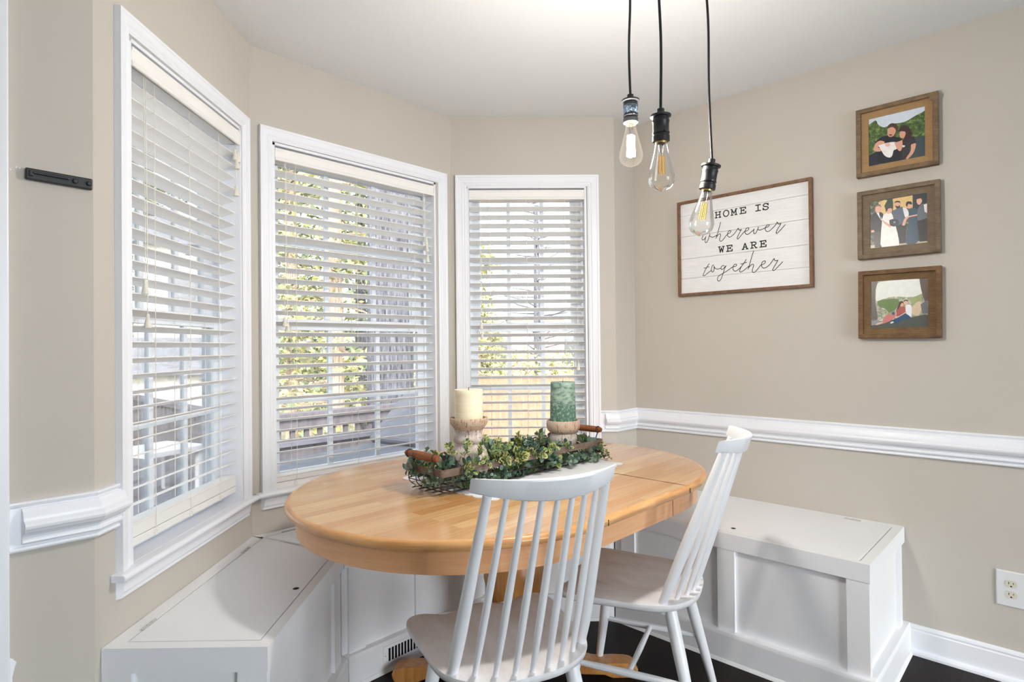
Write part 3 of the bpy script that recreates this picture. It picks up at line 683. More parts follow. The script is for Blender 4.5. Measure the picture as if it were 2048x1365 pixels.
# ------------------------------------------------------------------ dining table
TC = (1.592, 1.526); TZ = .75; TR_ = .588; HLn = .836
tb = thing('dining_table', 'oval maple butcher-block pedestal table in the middle of the bench nook', 'table', (TC[0], TC[1], 0), 0)
def stadium(r, hl, n=28, x0=None, x1=None):
    c = hl - TR_; pts = []
    for k in range(n + 1): a = -PI / 2 + PI * k / n; pts.append((c + r * math.cos(a), r * math.sin(a)))
    for k in range(n + 1): a = PI / 2 + PI * k / n; pts.append((-c + r * math.cos(a), r * math.sin(a)))
    return pts
prof = [(-.016, 0), (-.008, -.0012), (-.004, -.004), (0, -.011), (0, -.016), (-.003, -.023), (-.008, -.028), (-.013, -.030), (-.05, -.030)]
def top_piece(side, name):
    # side -1 left end, 0 leaf, +1 right end ; each solid between seams at x=-.238 / .264
    xa, xb = -.233, .254; gp = 0
    m = MB(); rings = []
    for d, z in prof:
        r = TR_ + d
        if side == 0: pts = [(xa + gp, -r), (xb - gp, -r), (xb - gp, r), (xa + gp, r)]
        else:
            c = HLn - TR_; pts = []
            for k in range(33): a = -PI / 2 + PI * k / 32; pts.append((c + r * math.cos(a), r * math.sin(a)))
            pts = [(xb + gp, -r)] + pts + [(xb + gp, r)] if side > 0 else [(-x, -y) for x, y in pts]
            if side < 0: pts = [(xa - gp, r)] + pts + [(xa - gp, -r)]
        rings.append([(x, y, TZ + z) for x, y in pts])
    n = len(rings[0]); vs = [p for r in rings for p in r]
    top = [tuple(range(n))]; fs = []
    for i in range(len(rings) - 1):
        for k in range(n): l = (k + 1) % n; fs.append((i * n + k, i * n + l, (i + 1) * n + l, (i + 1) * n + k))
    m.add(vs, fs, 1, True); m.add(rings[0], top, 0); m.add(rings[-1], [tuple(range(n))[::-1]], 1)
    return m.build(name, [M['table'], M['tedge']], tb, angle=50)
for sd in (-1, 0, 1): top_piece(sd, 'tabletop' if sd else 'leaf')
ap = [(x, y) for x, y in stadium(TR_ - .034, HLn)]
ai = [(x, y) for x, y in stadium(TR_ - .056, HLn)]
m = MB()
m.ring(ap, ai, TZ - .096, TZ - .030)
m.build('apron', M['apron'], tb)
for s in (-1, 1):
    for x in (-.233, .195): MB().box(x - .0012, x + .0012, s * (TR_ - .034) - .0006, s * (TR_ - .034) + .0006, TZ - .096, TZ - .030).build('apron_joint', M['dark'], tb)
for s in (-1, 1):
    for x in (-.233, .254): MB().box(x - .0008, x + .0008, s * TR_ - .001, s * TR_ + .0006, TZ - .024, TZ - .007).build('leaf_joint', M['dark'], tb)
pc = (-.02, -.015)
m = MB()
m.lathe([(.20, TZ - .031), (.20, TZ - .06), (.13, TZ - .075), (.085, TZ - .10), (.078, .60), (.10, .575), (.105, .555), (.075, .535), (.070, .52), (.092, .48), (.112, .42), (.115, .37), (.10, .31), (.075, .26), (.07, .24), (.095, .225), (.10, .205), (.085, .19), (.10, .17), (.105, .09), (.07, .075)][::-1], (pc[0], pc[1], 0), 40)
m.build('pedestal', M['ped'], tb)
for k in range(4):
    a = R(45 + 90 * k); Tm = Matrix.Translation((pc[0], pc[1], 0)) @ Matrix.Rotation(a, 4, 'Z')
    top = catmull([(.06, .17), (.13, .155), (.20, .095), (.29, .058), (.37, .056), (.43, .05), (.455, .03), (.445, .0)], 4)
    bot = [(.36, 0), (.33, .012), (.25, .016), (.15, .04), (.06, .07)]
    prf = top + bot
    n = len(prf); hw = [.036] * n
    vs = [(x, -.036, z) for x, z in prf] + [(x, .036, z) for x, z in prf]
    fs = [tuple(range(n)), tuple(range(2 * n - 1, n - 1, -1))] + [(i, (i + 1) % n, n + (i + 1) % n, n + i) for i in range(n)]
    MB().add(vs, fs, 0, False, Tm).build('foot', M['ped'], tb, bevel=.012, seg=3)

# ------------------------------------------------------------------ spindle chairs
SZ = .457
def seat_mesh():
    half = [(0, -.214), (.06, -.211), (.115, -.195), (.165, -.162), (.197, -.115), (.209, -.06), (.213, .0), (.219, .08), (.223, .14), (.219, .178), (.200, .203), (.168, .211), (.13, .206), (.09, .200), (.045, .203), (0, .206)]
    out = half + [(-x, y) for x, y in half[-2:0:-1]]
    out = catmull(out + [out[0]], 3)[:-1]
    N = len(out); vs = []; fs = []
    fr = [0, .25, .5, .75, .9, 1.0]
    def zt(x, y, f):
        d = -.016 * math.exp(-((x / .15) ** 2 + ((y + .03) / .13) ** 2))
        d += -.010 * math.exp(-(((abs(x) - .1) / .05) ** 2)) * max(0, min(1, (y - .05) / .12)) + .002 * math.exp(-((x / .03) ** 2)) * max(0, (y - .05) / .15)
        return SZ + d - .004 * max(0, (f - .9) / .1) ** 2
    vs.append((0, 0, zt(0, 0, 0)))
    for f in fr[1:]:
        for x, y in out: vs.append((x * f, y * f, zt(x * f, y * f, f)))
    for sc, dz in ((1.004, -.012), (.99, -.024), (.94, -.031)):
        for x, y in out: vs.append((x * sc, y * sc, SZ + dz))
    for k in range(N): fs.append((0, 1 + k, 1 + (k + 1) % N))
    rings = len(fr) - 1 + 3
    for i in range(rings - 1):
        for k in range(N):
            l = (k + 1) % N; a = 1 + i * N; b = a + N
            fs.append((a + k, b + k, b + l, a + l))
    a = 1 + (rings - 1) * N
    fs.append(tuple(a + k for k in range(N))[::-1])
    return MB().add(vs, fs, 0, True)
def make_chair(label, loc, rz):
    ch = thing('spindle_chair', label, 'chair', loc, rz, 'white spindle-back dining chairs')
    seat_mesh().build('seat', M['chairseat'], ch, angle=60)
    for y in (.12, -.13):
        m = MB(); m.box(-.15, .15, y - .02, y + .02, SZ - .052, SZ - .030); m.build('cleat', M['chair'], ch, bevel=.003)
    legs = []
    for sx in (-1, 1):
        for sy in (1, -1):
            t = Vector((sx * .135, .125 if sy > 0 else -.135, SZ - .034)); b = Vector((sx * .195, .195 if sy > 0 else -.235, 0))
            pts = [t.lerp(b, k / 6) for k in range(7)]
            MB().tube(pts, [.019, .0195, .019, .0175, .0155, .0135, .0115], 14).build('leg', M['chair'], ch); legs.append((t, b))
    for sx in (-1, 1):
        f = Vector((sx * .135, .125, SZ - .034)).lerp(Vector((sx * .195, .195, 0)), .50); r_ = Vector((sx * .135, -.135, SZ - .034)).lerp(Vector((sx * .195, -.235, 0)), .50)
        pts = [f.lerp(r_, k / 4) for k in range(5)]
        MB().tube(pts, [.008, .0105, .0115, .0105, .008], 10).build('stretcher', M['chair'], ch)
    z = SZ - .034; z = z * .5
    MB().tube([(-.165, -.012, z), (-.08, -.012, z), (0, -.012, z), (.08, -.012, z), (.165, -.012, z)], [.008, .009, .010, .009, .008], 10).build('stretcher', M['chair'], ch)
    def base(s): return Vector((s * .176, -.122 - .075 * (1 - s * s), SZ - .004))
    def topp(s): return Vector((s * .148, -.296 - .046 * (1 - s * s), .915))
    for k in range(9):
        s = -1 + 2 * k / 8; b = base(s); t = topp(s)
        post = k in (0, 8)
        pts = [b.lerp(t, q / 8) for q in range(9)]
        rad = [.0125, .0155, .0160, .0155, .0145, .0135, .0125, .0115, .0105] if post else [.0065, .0080, .0090, .0092, .0090, .0085, .0080, .0072, .0066]
        if post: pts[0] = b + Vector((0, .004, -.008))
        MB().tube(pts, rad, 12).build('back_post' if post else 'spindle', M['chair'], ch)
    m = MB(); N = 25; vs = []; fs = []
    for k in range(N):
        s = -1.13 + 2.26 * k / (N - 1); q = s / 1.13
        x = s * .156; y = -.300 - .050 * (1 - s * s)
        nx, ny = -2 * .050 * s / .156, -1.0
        ln = math.hypot(nx, ny); nx, ny = -nx / ln * -1, ny / ln
        zt_ = .950 + .002 * q * q; zb = .900 + .018 * q * q
        w = .012 - .001 * abs(q)
        lean = .34
        for (o_, zz) in ((w, zt_ - .003), (w - .003, zt_), (-w + .003, zt_), (-w, zt_ - .003), (-w, zb + .003), (-w + .003, zb), (w - .003, zb), (w, zb + .003)):
            vs.append((x + nx * o_ * .0 + (nx * o_), y + ny * o_ - (zz - .92) * lean, zz))
    for k in range(N - 1):
        for j in range(8): l = (j + 1) % 8; fs.append((k * 8 + j, k * 8 + l, (k + 1) * 8 + l, (k + 1) * 8 + j))
    fs.append(tuple(range(8))); fs.append(tuple((N - 1) * 8 + j for j in range(8))[::-1])
    m.add(vs, fs, 0, True); m.build('top_rail', M['chair'], ch, angle=40)
    return ch
c1 = make_chair('white spindle-back chair in front of the table, its back to the viewer', (1.111, 1.118, 0), R(67 - 90))
c2 = copy_tree(c1); c2.location = (1.702, 1.066, 0); c2.rotation_euler = (0, 0, R(109 - 90))
c2['label'] = 'white spindle-back chair at the right of the table, seen from its side, scuffed seat'

# ------------------------------------------------------------------ runner, tray, greenery, candles
rn = MB()
N = 60; x0, x1, y0, y1 = -.373, .373, -.228, .238; out = []
def scal(a, b, nn, ph=0):
    for k in range(nn * 6):
        t = k / (nn * 6); p = Vector(a).lerp(Vector(b), t); d = (Vector(b) - Vector(a)).normalized(); nrm = Vector((d.y, -d.x))
        out.append(tuple(p + nrm * .010 * abs(math.sin(PI * t * nn))))
scal((x0, y0), (x1, y0), 18); scal((x1, y0), (x1, y1), 11); scal((x1, y1), (x0, y1), 18); scal((x0, y1), (x0, y0), 11)
rn.prism(out, 0, .0022)
o = rn.build('table_runner', M['linen'], None, (1.634, 1.540, TZ)); tag(o, 'white scallop-edged table runner lying under the wire tray', 'table runner')

TYL = (1.606, 1.536, TZ + .0022); TA = R(-1.5)
ty = thing('wire_tray', 'long rusty wire tray with two brown wooden handles, on the runner', 'tray', TYL, TA)
hx, hy = .428, .103; bx_, by_ = .393, .078
def rrect(hx, hy, r, z, n=5):
    o = []
    for cx, cy, a0 in ((hx - r, hy - r, 0), (-hx + r, hy - r, 90), (-hx + r, -hy + r, 180), (hx - r, -hy + r, 270)):
        for k in range(n + 1): a = R(a0 + 90 * k / n); o.append((cx + r * math.cos(a), cy + r * math.sin(a), z))
    return o
ro = [(x, y) for x, y, z in rrect(hx, hy, .012, 0)]; ri = [(x, y) for x, y, z in rrect(hx - .003, hy - .003, .010, 0)]
MB().ring(ro, ri, .062, .086).build('rim_band', M['rim'], ty)
m = MB()
m.tube(rrect(hx - .004, hy - .004, .014, .034), .0018, 6, closed=True)
m.tube(rrect(bx_, by_, .02, .0035), .0018, 6, closed=True)
for k in range(15):
    x = -.378 + k * .054
    m.tube(catmull([(x, -hy + .002, .066), (x, -hy + .004, .028), (x * .97, -by_ - .008, .008), (x * .96, -by_ + .006, .0022), (x * .96, 0, .002), (x * .96, by_ - .006, .0022), (x * .97, by_ + .008, .008), (x, hy - .004, .028), (x, hy - .002, .066)], 3), .0016, 6)
for k in range(5):
    y = -.084 + k * .042
    m.tube(catmull([(-hx + .002, y, .066), (-hx + .004, y, .028), (-bx_ - .01, y * .9, .008), (-bx_ + .006, y * .88, .003), (0, y * .88, .0032), (bx_ - .006, y * .88, .003), (bx_ + .01, y * .9, .008), (hx - .004, y, .028), (hx - .002, y, .066)], 3), .0016, 6)
m.build('wire_basket', M['wire'], ty)
for s in (-1, 1):
    h = MB(); Tm = Matrix.Translation((s * (hx + .004), 0, .122)) @ Matrix.Rotation(R(90), 4, 'X')
    h.lathe([(0, -.088), (.009, -.087), (.0115, -.080), (.0115, -.074), (.0105, -.068), (.0128, -.062), (.0135, -.045), (.0140, 0), (.0135, .045), (.0128, .062), (.0105, .068), (.0115, .074), (.0115, .080), (.009, .087), (0, .088)], (0, 0, 0), 18, 0, Tm)
    ho = h.build('handle', M['handle'], ty)
    for y in (-.070, .070):
        w = MB()
        ring = [(s * (hx + .004) + .0135 * math.cos(2 * PI * k / 14), y, .122 + .0135 * math.sin(2 * PI * k / 14)) for k in range(14)]
        w.tube(ring, .0022, 6, closed=True)
        w.tube([(s * hx, y * .86, .060), (s * (hx + .0025), y * .86, .085), (s * (hx + .004), y * .93, .1), (s * (hx + .004), y, .110)], .0022, 6)
        w.build('handle_hook', M['wire'], ho)

def holder(name, label, x, y, prof, rimz):
    t = thing(name, label, 'candle holder', (x, y, TYL[2] + .0042), 0, 'turned candle holders in the tray')
    k = [i for i, p in enumerate(prof) if p[1] >= rimz][0]
    MB().lathe(prof[:k + 1], (0, 0, 0), 40).build('turned_base', M['wash'], t, angle=60)
    MB().lathe(prof[k:], (0, 0, 0), 40).build('cup', M['washtop'], t, angle=50)
    return t
holder('candle_holder', 'taller whitewashed turned wood candle holder under the cream candle', 1.375, 1.538,
       [(.058, 0), (.062, .01), (.064, .03), (.068, .06), (.069, .085), (.063, .108), (.053, .126), (.047, .137), (.053, .141), (.0545, .150), (.0535, .159), (.047, .163), (.0465, .172), (.050, .184), (.060, .197), (.066, .206), (.0675, .222), (.066, .226), (.061, .226), (.0595, .213), (0, .212)], .18)
holder('candle_holder', 'shorter turned wood candle holder under the green candle', 1.900, 1.534,
       [(.060, 0), (.062, .02), (.055, .045), (.050, .060), (.052, .066), (.056, .078), (.058, .088), (.0565, .100), (.053, .106), (.0535, .112), (.063, .122), (.0685, .132), (.0705, .146), (.0700, .162), (.066, .166), (.0615, .165), (.0595, .155), (0, .154)], .112)
def candle(label, x, y, z, r0, r1, h, mat, seed):
    rnd = random.Random(seed)
    t = thing('pillar_candle', label, 'candle', (x, y, z), 0, 'pillar candles in the tray')
    pr = [(0, 0), (r0 * .985, 0), (r0, .003)]
    for k in range(1, 9): f = k / 9; pr.append((r0 + (r1 - r0) * f + rnd.uniform(-.0005, .0005), h * f))
    pr += [(r1, h - .004), (r1 - .0015, h - .0008), (r1 - .005, h - .0012), (r1 * .6, h - .003), (.006, h - .005), (0, h - .005)]
    MB().lathe(pr, (0, 0, 0), 44).build('wax', mat, t, angle=60)
    MB().tube([(0, 0, h - .006), (.001, 0, h + .003), (.003, .001, h + .006)], .0012, 6).build('wick', M['cord'], t)
zt = TYL[2] + .0042
candle('cream pillar candle on the taller wooden holder', 1.375, 1.538, zt + .2122, .0500, .0505, .114, M['wax'], 3)
candle('mottled green pillar candle on the shorter wooden holder', 1.900, 1.534, zt + .1542, .0545, .0510, .172, M['waxg'], 5)

# greenery
rnd = random.Random(42)
def leaf(mb, p, d, up, L, W, kind):
    d = d.normalized(); sd = d.cross(up)
    if sd.length < 1e-4: sd = d.orthogonal()
    sd.normalize(); nz = sd.cross(d)
    o8 = [(0, 0), (.22, .62), (.5, 1), (.78, .72), (1, 0), (.78, -.72), (.5, -1), (.22, -.62)]
    def pos(a, b): return p + d * (a * L) + sd * (b * W * .5) + nz * (.10 * L * math.sin(a * 2.6) + .10 * W * abs(b))
    outer = [pos(a, b) for a, b in o8]
    if kind == 2:
        inn = [pos(.5 + (a - .5) * .62, b * .55) + nz * .0004 for a, b in o8]
        vs = outer + inn
        mb.add(vs, [(k, (k + 1) % 8, 8 + (k + 1) % 8, 8 + k) for k in range(8)], 2, False)
        mb.add(inn, [tuple(range(8))], 3, False)
    else: mb.add(outer, [tuple(range(8))], kind, False)
gm = MB(); st = MB()
hold = [((1.375 - TYL[0]), -.004, .070), ((1.900 - TYL[0]), .005, .072)]
def okp(v): return all(math.hypot(v.x - a, v.y - b) > r for a, b, r in hold)
def sprig(p, d, n, Lf, kinds, sp=.010):
    pts = [p.copy()]; q = p.copy(); dd = d.normalized()
    for k in range(n):
        dd = (dd + Vector((rnd.uniform(-.25, .25), rnd.uniform(-.25, .25), rnd.uniform(-.22, .14)))).normalized()
        q = q + dd * sp
        if q.z < .006: q.z = .006; dd.z = abs(dd.z) * .3
        if not okp(q): break
        pts.append(q.copy())
    if len(pts) < 3: return
    st.tube(pts, .0009, 4)
    for k, q in enumerate(pts[1:]):
        f = k / len(pts); dl = (pts[k + 1] - pts[k]).normalized()
        ax = dl.orthogonal().normalized()
        for j in range(2 if rnd.random() < .8 else 3):
            a = rnd.uniform(0, 2 * PI) if j == 0 else a + PI + rnd.uniform(-.5, .5)
            s = Matrix.Rotation(a, 3, dl) @ ax
            ld = (s + dl * rnd.uniform(.3, .9)).normalized()
            L = Lf * (1.1 - .45 * f) * rnd.uniform(.8, 1.2)
            if not okp(q + ld * L): continue
            if q.z + ld.z * L < .003: ld.z = abs(ld.z)
            leaf(gm, q, ld, dl, L, L * rnd.uniform(.55, .8), rnd.choice(kinds))
    leaf(gm, pts[-1], dl, Vector((0, 0, 1)), Lf * .7, Lf * .4, rnd.choice(kinds))
for i in range(210):
    x = rnd.uniform(-.40, .42); y = rnd.uniform(-.075, .088); z = rnd.uniform(.02, .078)
    p = Vector((x, y, z))
    if not okp(p): continue
    k = rnd.choice([[0, 0, 1], [0, 3, 1], [2, 2, 3], [2, 0, 2], [1, 1, 0]])
    sprig(p, Vector((rnd.uniform(-1, 1), rnd.uniform(-.8, .8) - .2, rnd.uniform(.15, .9))), rnd.randint(4, 7), rnd.uniform(.023, .036), k)
for i in range(90):   # low, dark, seen through the wires
    p = Vector((rnd.uniform(-.40, .42), rnd.uniform(-.085, -.02), rnd.uniform(.012, .045)))
    if okp(p): sprig(p, Vector((rnd.uniform(-1, 1), rnd.uniform(-.5, .2), rnd.uniform(-.1, .3))), 6, rnd.uniform(.018, .030), [0, 1, 3, 1])
for i in range(15):   # tumbling over the near rim
    x = rnd.choice([rnd.uniform(-.33, -.18), rnd.uniform(-.10, .02), rnd.uniform(.0, .2), rnd.uniform(-.40, .1)])
    sprig(Vector((x, -.085, .088)), Vector((rnd.uniform(-.5, .5), -1, rnd.uniform(-.2, .5))), rnd.randint(3, 6), rnd.uniform(.021, .032), [2, 2, 3, 0])
for x, y, zz in ((-.30, -.06, .10), (-.26, -.085, .1), (-.33, -.03, .1), (-.20, -.09, .10), (-.16, -.085, .1)):
    sprig(Vector((x, y, zz)), Vector((rnd.uniform(-.3, .3), -.5, 1)), 8, .022, [2, 2, 3])
sprig(Vector((.395, -.09, .08)), Vector((.12, -.8, -.5)), 9, .020, [2, 3, 2])
sprig(Vector((.405, -.098, .06)), Vector((-.05, -.4, -1)), 7, .022, [2, 3, 0])
for x in (-.31, -.28, -.24): sprig(Vector((x, -.10, .03)), Vector((rnd.uniform(-.4, .4), -.8, -.3)), 4, .018, [2, 1, 0])
gr = thing('greenery_garland', 'bushy artificial leaf garland, green and yellow-edged, filling the wire tray', 'garland', TYL, TA)
gm.build('leaves', [M['leafd'], M['leafs'], M['leafy'], M['leafm']], gr, recalc=False)
st.build('stems', M['twig'], gr)
# ------------------------------------------------------------------ pendants
def pendant(label, x, y, zc, tilt, lit, wig):
    # zc: z of the underside of the socket (where the glass starts)
    p = thing('pendant_lamp', label, 'pendant lamp', (x, y, zc), 0, 'three bare-bulb pendants')
    Tt = Matrix.Rotation(R(tilt[0]), 4, 'X') @ Matrix.Rotation(R(tilt[1]), 4, 'Y')
    m = MB()
    m.lathe([(.0170, 0), (.0205, .001), (.0205, .012), (.0190, .014), (.0190, .017), (.0205, .019), (.0205, .022), (.0193, .024), (.0193, .045), (.0205, .047), (.0205, .050), (.0193, .052), (.0193, .058), (.0245, .0595), (.0250, .062), (.0245, .064), (.0200, .066), (.009, .067), (.0085, .079), (.004, .081), (0, .081)], (0, 0, 0), 32, 0, Tt)
    so = m.build('socket', M['black'], p)
    MB().tube([(.019, -.004, .020), (.0275, -.006, .020)], .0028, 8, 0, Tt).build('thumb_screw', M['black'], so)
    MB().tube([(-.012, -.0165, .020), (-.015, -.0215, .020)], .0026, 8, 0, Tt).build('thumb_screw', M['black'], so)
    if lit:
        MB().lathe([(.0197, .024), (.0199, .025), (.0199, .052), (.0197, .053)], (0, 0, 0), 32, 0, Tt).build('label_band', M['label'], so)
    zt = H - zc; pts = [(wig[i] * .5, wig[i], .078 + (zt - .078) * i / (len(wig) - 1)) for i in range(len(wig))]
    pts = [(px + (Tt @ Vector((0, 0, .078))).x * (1 - i / (len(wig) - 1)), py + (Tt @ Vector((0, 0, .078))).y * (1 - i / (len(wig) - 1)), pz) for i, (px, py, pz) in enumerate(pts)]
    MB().tube(catmull(pts, 6), .0034, 8).build('cord', M['cord'], p)
    MB().lathe([(.05, H - zc - .022), (.055, H - zc - .018), (.055, H - zc - .001), (0, H - zc - .001)][::1], (pts[-1][0], pts[-1][1], 0), 28).build('ceiling_cap', M['black'], p)
    b = MB(); pr = [(.0125, .004), (.0130, -.004), (.0150, -.016), (.0185, -.032), (.0230, -.050), (.0275, -.066), (.0308, -.080), (.0320, -.088), (.0315, -.096), (.0285, -.105), (.0225, -.112), (.0140, -.1165), (.0070, -.1185), (.0030, -.121), (0, -.122)]
    b.lathe(pr, (0, 0, 0), 36, 0, Tt); gb = b.build('bulb', M['litbulb'] if lit else M['bulb'], p, recalc=False)
    MB().lathe([(.0135, .006), (.0140, .0), (.0135, -.004), (.0125, -.004), (.0125, .006)], (0, 0, 0), 24, 0, Tt).build('screw_base', M['brass'], p)
    MB().lathe([(.006, 0), (.0055, -.014), (.0035, -.026), (.0018, -.03), (.0015, -.07), (0, -.072)], (0, 0, 0), 14, 0, Tt).build('glass_stem', M['stem'], gb)
    for q in range(4):
        a = PI / 4 + PI / 2 * q
        f = MB(); f.tube([(.0075 * math.cos(a), .0075 * math.sin(a), -.092 if lit else -.078), (.0062 * math.cos(a), .0062 * math.sin(a), -.034)], .0045 if lit else .00135, 6, 0, Tt)
        f.build('filament', M['glow'] if lit else M['phosphor'], gb)
    return p
def ray_pt(px, py, d): return None
P1 = pendant('lit bare-bulb pendant, smallest and leftmost of the three, with a label round its black socket', *PEND[0], (0, 0), True, [0, .004, -.004, -.001, 0])
P2 = pendant('unlit bare-bulb pendant, middle of the three, hanging nearest', *PEND[1], (1, -2), False, [0, -.004, .003, .001, 0])
P3 = pendant('unlit bare-bulb pendant hanging lowest, its glass overlapping the wooden sign', *PEND[2], (9, 4), False, [0, .003, -.002, .006, 0])

# ------------------------------------------------------------------ sign
def wallF(u, z, ry=0): return Matrix.Translation(FR[0]) @ Matrix.Rotation(FR[1], 4, 'Z') @ Matrix.Translation((u, 0, z))
def hang(name, label, cat, u, z, roll=0, group=None):
    o = thing(name, label, cat, (0, 0, 0), 0, group); q = wallF(u, z) @ Matrix.Rotation(R(roll), 4, 'Y'); o.matrix_world = q
    o.location = q.to_translation(); o.rotation_euler = q.to_euler(); return o
sw, sh = .643, .484
sg = hang('wall_sign', 'whitewashed plank sign in a brown wooden frame lettered HOME IS wherever WE ARE together', 'sign', 1.7198 - 1.4485 + sw / 2, 1.481 + sh / 2)
MB().frame(-sw / 2, sw / 2, -sh / 2, sh / 2, [(0, .001), (0, .026), (.0135, .026), (.0135, .001)]).build('sign_frame', M['signframe'], sg, bevel=.001)
m = MB(); gaps = [-sh / 2 + .006, -.152, -.052, .062, .170, sh / 2 - .006]
for a, b in zip(gaps, gaps[1:]): m.box(-sw / 2 + .008, sw / 2 - .008, -.0125, -.003, a + .0006, b - .0006)
bd = m.build('plank_board', M['board'], sg, bevel=.0008)
def ribbon(mb, pts, w, y=-.0132, cap=True):
    n = len(pts); L = []; Rr = []
    for i in range(n):
        a = Vector(pts[max(i - 1, 0)]); b = Vector(pts[min(i + 1, n - 1)]); d = (b - a)
        if d.length < 1e-9: d = Vector((1, 0))
        d.normalize(); nn = Vector((-d.y, d.x)) * w / 2; p = Vector(pts[i])
        if i == 0: p = p - d * w * .35
        if i == n - 1: p = p + d * w * .35
        L.append(p + nn); Rr.append(p - nn)
    vs = [(p.x, y, p.y) for p in L] + [(p.x, y, p.y) for p in Rr]
    mb.add(vs, [(n + i, n + i + 1, i + 1, i) for i in range(n - 1)])
def tolocal(u, v): return (u / 1000 - (1.445 - 1.4485) - sw / 2 , v / 1000 - sh / 2)
WD = {}
def wd(n): return WD.setdefault(n, MB())
for k, s in enumerate(SCRIPT):
    lt = wd('wherever' if k < 11 else 'together')
    ribbon(lt, catmull([tolocal(*q) for q in s], 6) if len(s) > 2 else [tolocal(*q) for q in s], .0032, -.0130 - .00002 * k)
GL = {
 'H': [[(.18, 0), (.18, 1)], [(.82, 0), (.82, 1)], [(.18, .5), (.82, .5)], [(0, 0), (.36, 0)], [(.64, 0), (1, 0)], [(0, 1), (.36, 1)], [(.64, 1), (1, 1)]],
 'O': [[(.5 + .46 * math.cos(2 * PI * k / 24), .5 + .53 * math.sin(2 * PI * k / 24)) for k in range(25)]],
 'M': [[(.16, 0), (.16, 1)], [(.84, 0), (.84, 1)], [(.12, 1), (.5, .28)], [(.88, 1), (.5, .28)], [(0, 0), (.34, 0)], [(.66, 0), (1, 0)], [(0, 1), (.2, 1)], [(.8, 1), (1, 1)]],
 'E': [[(.22, 0), (.22, 1)], [(0, 1), (.95, 1)], [(0, 0), (.97, 0)], [(.22, .52), (.66, .52)], [(.93, 1), (.93, .72)], [(.95, 0), (.95, .3)], [(.66, .68), (.66, .36)]],
 'I': [[(.5, 0), (.5, 1)], [(.12, 1), (.88, 1)], [(.12, 0), (.88, 0)]],
 'S': [catmull([(.86, .78), (.72, .97), (.47, 1.03), (.2, .92), (.13, .74), (.28, .57), (.62, .48), (.86, .34), (.88, .15), (.66, 0), (.4, -.02), (.12, .2)], 4), [(.88, 1), (.88, .7)], [(.1, 0), (.1, .32)]],
 'W': [[(.12, 1), (.3, 0)], [(.3, 0), (.5, .78)], [(.5, .78), (.7, 0)], [(.7, 0), (.88, 1)], [(0, 1), (.32, 1)], [(.68, 1), (1, 1)]],
 'A': [[(.5, 1), (.14, 0)], [(.5, 1), (.86, 0)], [(.27, .34), (.73, .34)], [(0, 0), (.32, 0)], [(.68, 0), (1, 0)]],
 'R': [[(.2, 0), (.2, 1)], [(0, 1), (.58, 1)], catmull([(.58, 1), (.78, .93), (.85, .76), (.76, .58), (.55, .5)], 4), [(.2, .5), (.56, .5)], [(.5, .5), (.84, 0)], [(0, 0), (.4, 0)], [(.76, 0), (1, 0)]]}
k = 0
for ch, cu, v0, v1 in (('H', 209, 372.5, 405), ('O', 249.8, 372.5, 406), ('M', 288.5, 372.8, 405.5), ('E', 332, 373, 406), ('I', 403.3, 373.5, 405.5), ('S', 438, 373, 405.5), ('W', 224, 200, 232.5), ('E', 264.3, 200.5, 233.5), ('A', 340, 201, 233.5), ('R', 381.5, 201.5, 234), ('E', 424.3, 201.5, 234.3)):
    lt = wd(('home' if cu < 370 else 'is') if v0 > 300 else ('we' if cu < 300 else 'are'))
    for s in GL[ch]:
        k += 1
        ribbon(lt, [tolocal(cu + (a - .5) * 29, v0 + 2.6 + b * (v1 - v0 - 5.2)) for a, b in s], .0050, -.0130 - .00002 * k)
for nm, lt in WD.items(): lt.build('lettering', M['print'], bd, recalc=False)

